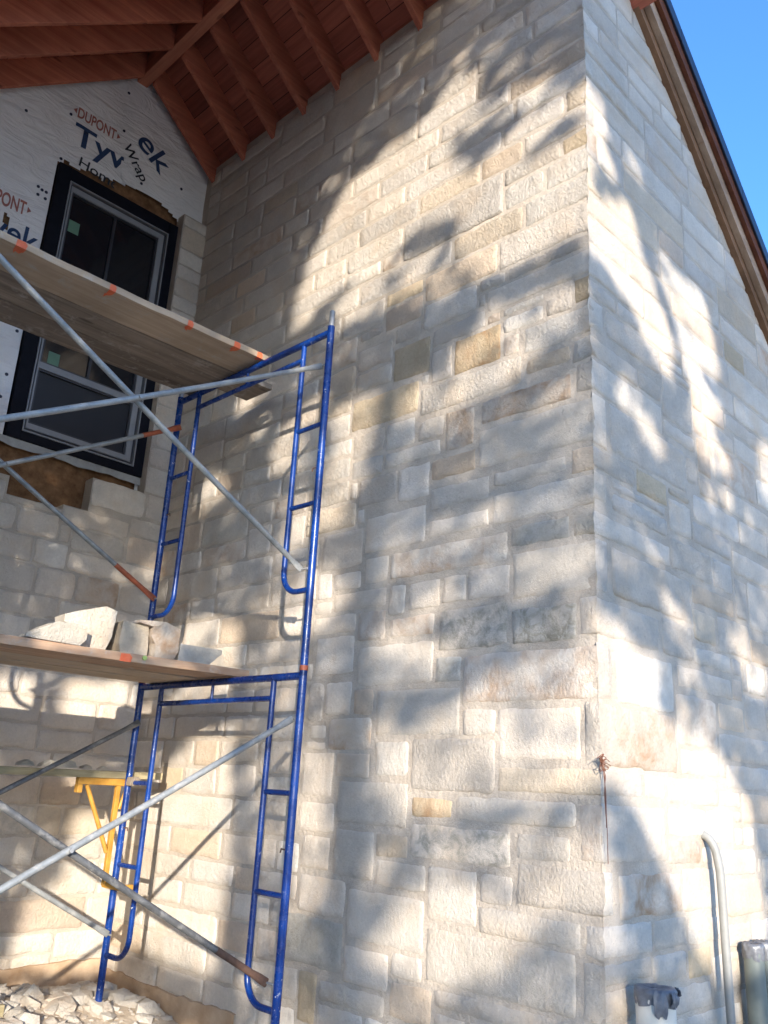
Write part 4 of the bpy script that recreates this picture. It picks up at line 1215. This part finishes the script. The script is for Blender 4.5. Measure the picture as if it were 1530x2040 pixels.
mb.add([(-G_, -G_, GROUND), (G_, -G_, GROUND), (G_, G_, GROUND), (-G_, G_, GROUND)], [(0, 1, 2, 3)])
o = mb.build('ground', M['dirt'])
o['kind'] = 'structure'
rr = random.Random(77)
mb = MB()
ico = bmesh.new()
bmesh.ops.create_icosphere(ico, subdivisions=1, radius=1)
iv = np.array([q.co for q in ico.verts]); ifc = [tuple(q.index for q in f.verts) for f in ico.faces]
ico.free()
def chip(x, y, z, s):
    m3 = np.array(Matrix.Rotation(rr.uniform(0, 6), 3, 'Z') @ Matrix.Rotation(rr.uniform(-.6, .6), 3, 'X'))
    v_ = iv * (1 + np.array([rr.uniform(-.35, .3) for _ in iv])[:, None]) * np.array([1, rr.uniform(.5, .9), rr.uniform(.3, .6)]) * s
    kb = rr.uniform(.85, 1.05)
    mb.add(v_ @ m3.T + np.array([x, y, z]), ifc, 0, False, tint=(.68 * kb, .62 * kb, .54 * kb, 1), stain=(rr.choice([0, 0, 0, .5]), 0, 1, 1))
for _ in range(3200):
    x, y = rr.uniform(1.3, 3.22), rr.uniform(3.6, 5.5)
    w = math.exp(-(((x - 2.5) / 0.8) ** 2 + ((y - 5.15) / 0.5) ** 2))
    if rr.random() < 0.12 + w:
        s = rr.choice([.008, .012, .012, .018, .018, .025, .035, .05, .085]) * rr.uniform(.8, 1.2)
        chip(x, min(y, 5.48 - s), mound(x, y) + s * .15, s)
o = mb.build('rubble', M['stone'])
o['kind'] = 'stuff'
mb = MB()
mb.box((2.245, 4.94, GROUND), (2.335, 4.975, -1.185))
tag(mb.build('timber_offcut', M['treated'], None, bevel=0.003), 'pale yellow timber offcut standing upright in the rubble at the picture edge', 'timber offcut')

# ---------------------------------------------------------------- conduits and pipes by the front wall
t = thing('conduit', 'thin grey conduit curving out of the stone front wall and down', 'conduit', (4.18, Y0 - 0.07, GROUND))
path = [(4.155, Y0 + 0.02, -0.125), (4.157, Y0 - 0.012, -0.130), (4.160, Y0 - 0.035, -0.150), (4.164, Y0 - 0.052, -0.185), (4.168, Y0 - 0.062, -0.24), (4.172, Y0 - 0.068, -0.32), (4.176, Y0 - 0.070, -0.6), (4.182, Y0 - 0.072, -1.0), (4.186, Y0 - 0.074, GROUND)]
def smooth_path(p, k=6):
    p = [Vector(q) for q in p]
    out = []
    for i in range(len(p) - 1):
        a, b_, c_, d_ = p[max(i - 1, 0)], p[i], p[i + 1], p[min(i + 2, len(p) - 1)]
        for s in range(k):
            u = s / k
            out.append(0.5 * ((2 * b_) + (c_ - a) * u + (2 * a - 5 * b_ + 4 * c_ - d_) * u * u + (3 * b_ - a - 3 * c_ + d_) * u ** 3))
    out.append(p[-1])
    return out
mb = MB(); mb.tube(smooth_path(path), 0.0195, n=14); mb.build('pipe', M['pvc_grey'], t)
mb = MB(); mb.tube([path[-2], (4.1825, Y0 - 0.0722, -1.06)], 0.024, n=14); mb.build('coupler', M['pvc_grey'], t)

def taped_pipe(x, y, r, ztop, mat_, label, tape_len, lean=(0, 0), name='conduit_stub', flap=False, seed=1):
    t = thing(name, label, 'pipe', (x, y, GROUND), 'capped pipes rising by the front wall' if name == 'conduit_stub' else None)
    h = ztop - GROUND
    a, b_ = Vector((x - lean[0], y - lean[1], GROUND)), Vector((x, y, ztop))
    mb = MB(); mb.tube([a, b_], r, n=28); mb.build('pipe', mat_, t)
    rr = random.Random(seed)
    mb = MB()
    d = (b_ - a).normalized()
    n_ = 40
    rows = []
    zs = [(-tape_len, r + .0015), (-tape_len * .6, r + .003), (-tape_len * .25, r + .004), (-0.004, r + .005), (0.006, r + .001), (0.008, r * .7), (0.004, r * .35), (0.003, 0.001)]
    vs = []
    for j, (dz, rad) in enumerate(zs):
        c_ = b_ + d * dz
        for k in range(n_):
            th = 2 * math.pi * k / n_
            jit = 0.0025 * math.sin(7 * th + j) + 0.002 * math.sin(13 * th + 2.3 * j + seed) + rr.uniform(-.0012, .0012)
            zj = rr.uniform(-.003, .003) if j > 3 else (0.006 * math.sin(3 * th + seed) if j == 0 else 0)
            vs.append(c_ + Vector(((rad + jit) * math.cos(th), (rad + jit) * math.sin(th), zj)))
    fs = [(j * n_ + k, j * n_ + (k + 1) % n_, (j + 1) * n_ + (k + 1) % n_, (j + 1) * n_ + k) for j in range(len(zs) - 1) for k in range(n_)]
    mb.add(vs, fs, 0, True)
    cap = mb.build('tape_cap', M['duct_tape'], t)
    if flap:
        for th0, wd, ln in ((-2.45, .55, .085), (-1.75, .42, .05), (-0.75, .35, .03)):
            mb = MB()
            vs = []
            for i in range(7):
                for k in range(5):
                    th = th0 + wd * (i / 6 - .5)
                    q = k / 4
                    rad = r + 0.008 + 0.012 * math.sin(q * 3) + 0.004 * math.sin(i * 2 + k)
                    vs.append(b_ + Vector((rad * math.cos(th), rad * math.sin(th), 0.004 - ln * q + 0.006 * math.sin(i * 1.7 + k * 2))))
            mb.add(vs, [(i * 5 + k, i * 5 + k + 1, i * 5 + k + 6, i * 5 + k + 5) for i in range(6) for k in range(4)], 0, True)
            mb.build('tape_flap', M['duct_tape'], cap)
    return t
taped_pipe(3.405, Y0 - 0.125, 0.074, -0.672, M['pvc_white'], 'wide cream drain pipe with crumpled duct tape over its top', 0.05, name='drain_pipe', flap=True, seed=3)
taped_pipe(4.46, Y0 - 0.075, 0.045, -0.605, M['pvc_dark'], 'grey capped pipe with a taped top, nearer the conduit', 0.062, lean=(-0.015, 0.0), seed=5)
taped_pipe(4.585, Y0 - 0.08, 0.050, -0.605, M['pvc_dark'], 'grey capped pipe with a taped top, at the picture edge', 0.072, lean=(-0.02, 0.0), seed=8)

# ---------------------------------------------------------------- tie wires left hanging at the corner
t = thing('tie_wire', 'tangle of rusty tie wire hanging from a mortar joint at the house corner', 'wire', (X1, Y0, 0.1))
rr = random.Random(9)
def wire(pts, r=0.0016):
    mb = MB(); mb.tube(smooth_path(pts, 4), r, n=6); mb.build('strand', M['wire'], t)
cx, cy, cz = X1 - 0.022, Y0 - 0.016, 0.150
wire([(cx + .01, cy, cz + .02), (cx - .004, cy - .012, cz - .02), (cx - .006, cy - .018, cz - .06), (cx + .008, cy - .016, cz - .11), (cx + .006, cy - .018, cz - .15), (cx + .016, cy - .012, cz - .20), (cx + .012, cy - .016, cz - .25), (cx + .020, cy - .012, cz - .31), (cx + .017, cy - .014, cz - .385)])
wire([(cx - .01, cy, cz + .015), (cx + .004, cy - .014, cz - .03), (cx + .012, cy - .010, cz - .11), (cx + .010, cy - .015, cz - .20), (cx + .020, cy - .009, cz - .25)])
wire([(cx, cy, cz), (cx + .008, cy - .016, cz - .05), (cx + .004, cy - .013, cz - .12), (cx + .016, cy - .012, cz - .24)])
for k in range(9):
    a = rr.uniform(0, 6.28)
    p0 = (cx + rr.uniform(-.012, .012), cy - rr.uniform(0, .012), cz + rr.uniform(-.03, .02))
    wire([p0, (p0[0] + .022 * math.cos(a), p0[1] - .012, p0[2] + .016 * math.sin(a)), (p0[0] + .012 * math.cos(a + 1.5), p0[1] - .004, p0[2] + .02 * math.sin(a + 1.5)), (p0[0] + .006, p0[1] - .01, p0[2] - .01)])
for dx_, dz_ in ((-.045, .012), (.05, .004), (.06, -.012), (.045, -.02)):
    wire([(cx, cy - .004, cz), (cx + dx_ * .5, cy - .012, cz + dz_ + .008), (cx + dx_, cy - .012, cz + dz_)])

# ---------------------------------------------------------------- oaks across the yard behind the viewer: leaves placed to shape the sun patches on the walls
E1 = np.array([SUN_DIR.y, -SUN_DIR.x, 0.0]); E1 /= np.linalg.norm(E1)
SD = np.array(SUN_DIR)
E2 = np.cross(E1, SD)
if E2[2] < 0:
    E2 = -E2
nr = np.random.default_rng(3)
def inside(poly, P):
    x, y = P[:, 0], P[:, 1]
    c_ = np.zeros(len(P), bool)
    q = np.array(poly)
    j = len(q) - 1
    for i in range(len(q)):
        xi, yi, xj, yj = *q[i], *q[j]
        cr = ((yi > y) != (yj > y)) & (x < (xj - xi) * (y - yi) / (yj - yi + 1e-12) + xi)
        c_ ^= cr
        j = i
    return c_
def openness(P):
    """how open the canopy is along each sun ray (0 leafy, 1 a gap)"""
    # thin leaf cover low in front of the walls lets a little sun through everywhere; high up it is dense
    nb = fbm(np.stack([P[:, 0], P[:, 1], 0 * P[:, 0] + 9], 1), 2.6, 3, 80)
    o_ = np.where(P[:, 0] > 1.38, 0.04, np.where(P[:, 0] > -0.2, 0.20, 0.03)) * np.clip((3.2 - P[:, 1]) / 1.2, 0.12, 1)
    o_ = np.clip(o_ * (1 + 0.9 * nb), 0, 1)
    ring = [(0, 0)] + [(0.038 * math.cos(a), 0.038 * math.sin(a)) for a in np.arange(8) * math.pi / 4]
    for dens, poly in LIT:
        if dens >= 0:
            k = np.zeros(len(P), bool)
            rad = np.where(P[:, 0] > 1.38, 0.45, 1.0)[:, None]
            for q in ring:
                k |= inside(poly, P + np.array(q) * rad)
            o_[k] = np.maximum(o_[k], (dens ** np.where(P[:, 0] > 1.38, 1.2, 0.6))[k])
        else:
            k = np.ones(len(P), bool)
            for q in ring:
                k &= inside(poly, P + np.array(q) * 0.6)
            o_[k] = np.minimum(o_[k], 1 + dens)
    nz = fbm(np.stack([P[:, 0], P[:, 1], 0 * P[:, 0]], 1), 5.5, 3, 50)
    mid = (o_ > 0.3) & (o_ < 0.97)
    o_[mid] = np.clip(o_[mid] + nz[mid] * 0.75, 0, 1)
    return o_
A0, A1, B0, B1 = -2.6, 3.9, -2.0, 5.9
C0 = float(np.dot(SD, np.array([X1, 3.0, 1.0])))
trees = [(-1.95, 10.5, 1.25), (-0.15, 11.5, 1.15), (2.75, 12.5, 1.3), (0.45, 15.0, 1.3)]       # (across the sun, metres towards the sun, spread)
N = 130000
P = np.stack([nr.uniform(A0, A1, N), nr.uniform(B0, B1, N)], 1)
op = openness(P)
lam_max = 6.0
LA = 0.0042
lam = np.clip(-np.log(np.clip(op, 0.0025, 1)), 0, lam_max)
need = lam * ((A1 - A0) * (B1 - B0)) / (N * LA * 0.62)
P = P[nr.random(N) < need]
owner = np.argmin(np.abs(P[:, 0][:, None] - np.array([q[0] for q in trees[:3]])[None] + nr.normal(0, .35, (len(P), 3))), 1)
owner[(P[:, 0] + nr.normal(0, .06, len(P)) > -0.1) & (P[:, 0] + nr.normal(0, .06, len(P)) < 1.4) & (P[:, 1] + nr.normal(0, .1, len(P)) < 3.1)] = 3  # far tree added to soften the shade low on the side wall
for ti, (ac, tt, spread) in enumerate(trees):
    sel = P[owner == ti]
    depth = tt + np.clip(nr.normal(0, 1.5, len(sel)), -3, 3)
    pos = sel[:, :1] * E1 + sel[:, 1:] * E2 + (C0 - depth)[:, None] * SD
    keep = pos[:, 2] > GROUND + 0.25
    pos = pos[keep]
    n_ = len(pos)
    # each leaf spray: a bent quad, mostly facing about the sky and the sun
    ax = nr.normal(0, 1, (n_, 3)); ax /= np.linalg.norm(ax, axis=1)[:, None]
    nv = nr.normal(0, .8, (n_, 3)) - SD[None] * 1.0 + np.array([0, 0, .3]); nv /= np.linalg.norm(nv, axis=1)[:, None]
    u_ = np.cross(ax, nv); u_ /= np.linalg.norm(u_, axis=1)[:, None]
    w_ = np.cross(nv, u_)
    su = nr.uniform(.040, .060, n_)[:, None]; sw = nr.uniform(.022, .034, n_)[:, None]
    V = np.empty((n_, 6, 3))
    V[:, 0] = pos - u_ * su; V[:, 1] = pos - u_ * su * .3 - w_ * sw + nv * .006; V[:, 2] = pos + u_ * su * .45 - w_ * sw * .85 + nv * .006
    V[:, 3] = pos + u_ * su; V[:, 4] = pos + u_ * su * .45 + w_ * sw * .85 + nv * .006; V[:, 5] = pos - u_ * su * .3 + w_ * sw + nv * .006
    base = np.array([ac * E1 + (C0 - tt) * SD])[0]
    root_xy = (base[0], base[1])
    t = thing('oak_tree', ['leafy oak across the yard shading the gable wall corner', 'leafy oak across the yard whose gaps light the middle of the side wall', 'leafy oak across the yard shading the front wall', 'tall oak farthest across the yard, behind the other oaks'][ti], 'tree',
              (root_xy[0], root_xy[1], GROUND), 'oaks across the yard')
    mb = MB()
    mb.v = [tuple(q) for q in V.reshape(-1, 3)]; mb.n = len(mb.v)
    mb.f = [(6 * i, 6 * i + 1, 6 * i + 2, 6 * i + 3, 6 * i + 4, 6 * i + 5) for i in range(n_)]
    mb.mi = [0] * n_; mb.sm = [False] * n_
    kb = np.repeat(nr.uniform(.7, 1.3, n_), 6)
    mb.attr['tint'] = [tuple(q) for q in np.stack([.055 * kb, .085 * kb, .028 * kb, np.ones_like(kb)], 1)]
    mb.build('crown', M['leaf'], t)
    mb = MB()
    tr = random.Random(ti)
    X_, Y_ = root_xy
    mb.tube(smooth_path([(X_, Y_, GROUND), (X_ + .04, Y_ - .03, GROUND + 1.0), (X_ - .06, Y_ + .05, GROUND + 2.2 + 2.5 * (ti == 3)), (X_ + .03, Y_, GROUND + 3.6 + 3.5 * (ti == 3))], 4), [0.15 - 0.0065 * k for k in range(13)], n=12)
    for k in range(36):
        a = tr.uniform(0, 6.28); h0 = GROUND + tr.uniform(1.6, 3.5) + 2.5 * (ti == 3); L = tr.uniform(.7, 1.7)
        limb = smooth_path([(X_, Y_, h0), (X_ + L * .4 * math.cos(a), Y_ + L * .4 * math.sin(a), h0 + L * .45), (X_ + L * math.cos(a), Y_ + L * math.sin(a), h0 + L * 1.2)], 4)
        q = np.array([tuple(v) for v in limb])
        if openness(np.stack([q @ E1, q @ E2], 1)).max() < 0.25:
            mb.tube(limb, [0.055 - 0.0055 * j for j in range(9)], n=8)
    mb.build('trunk', M['bark'], t)
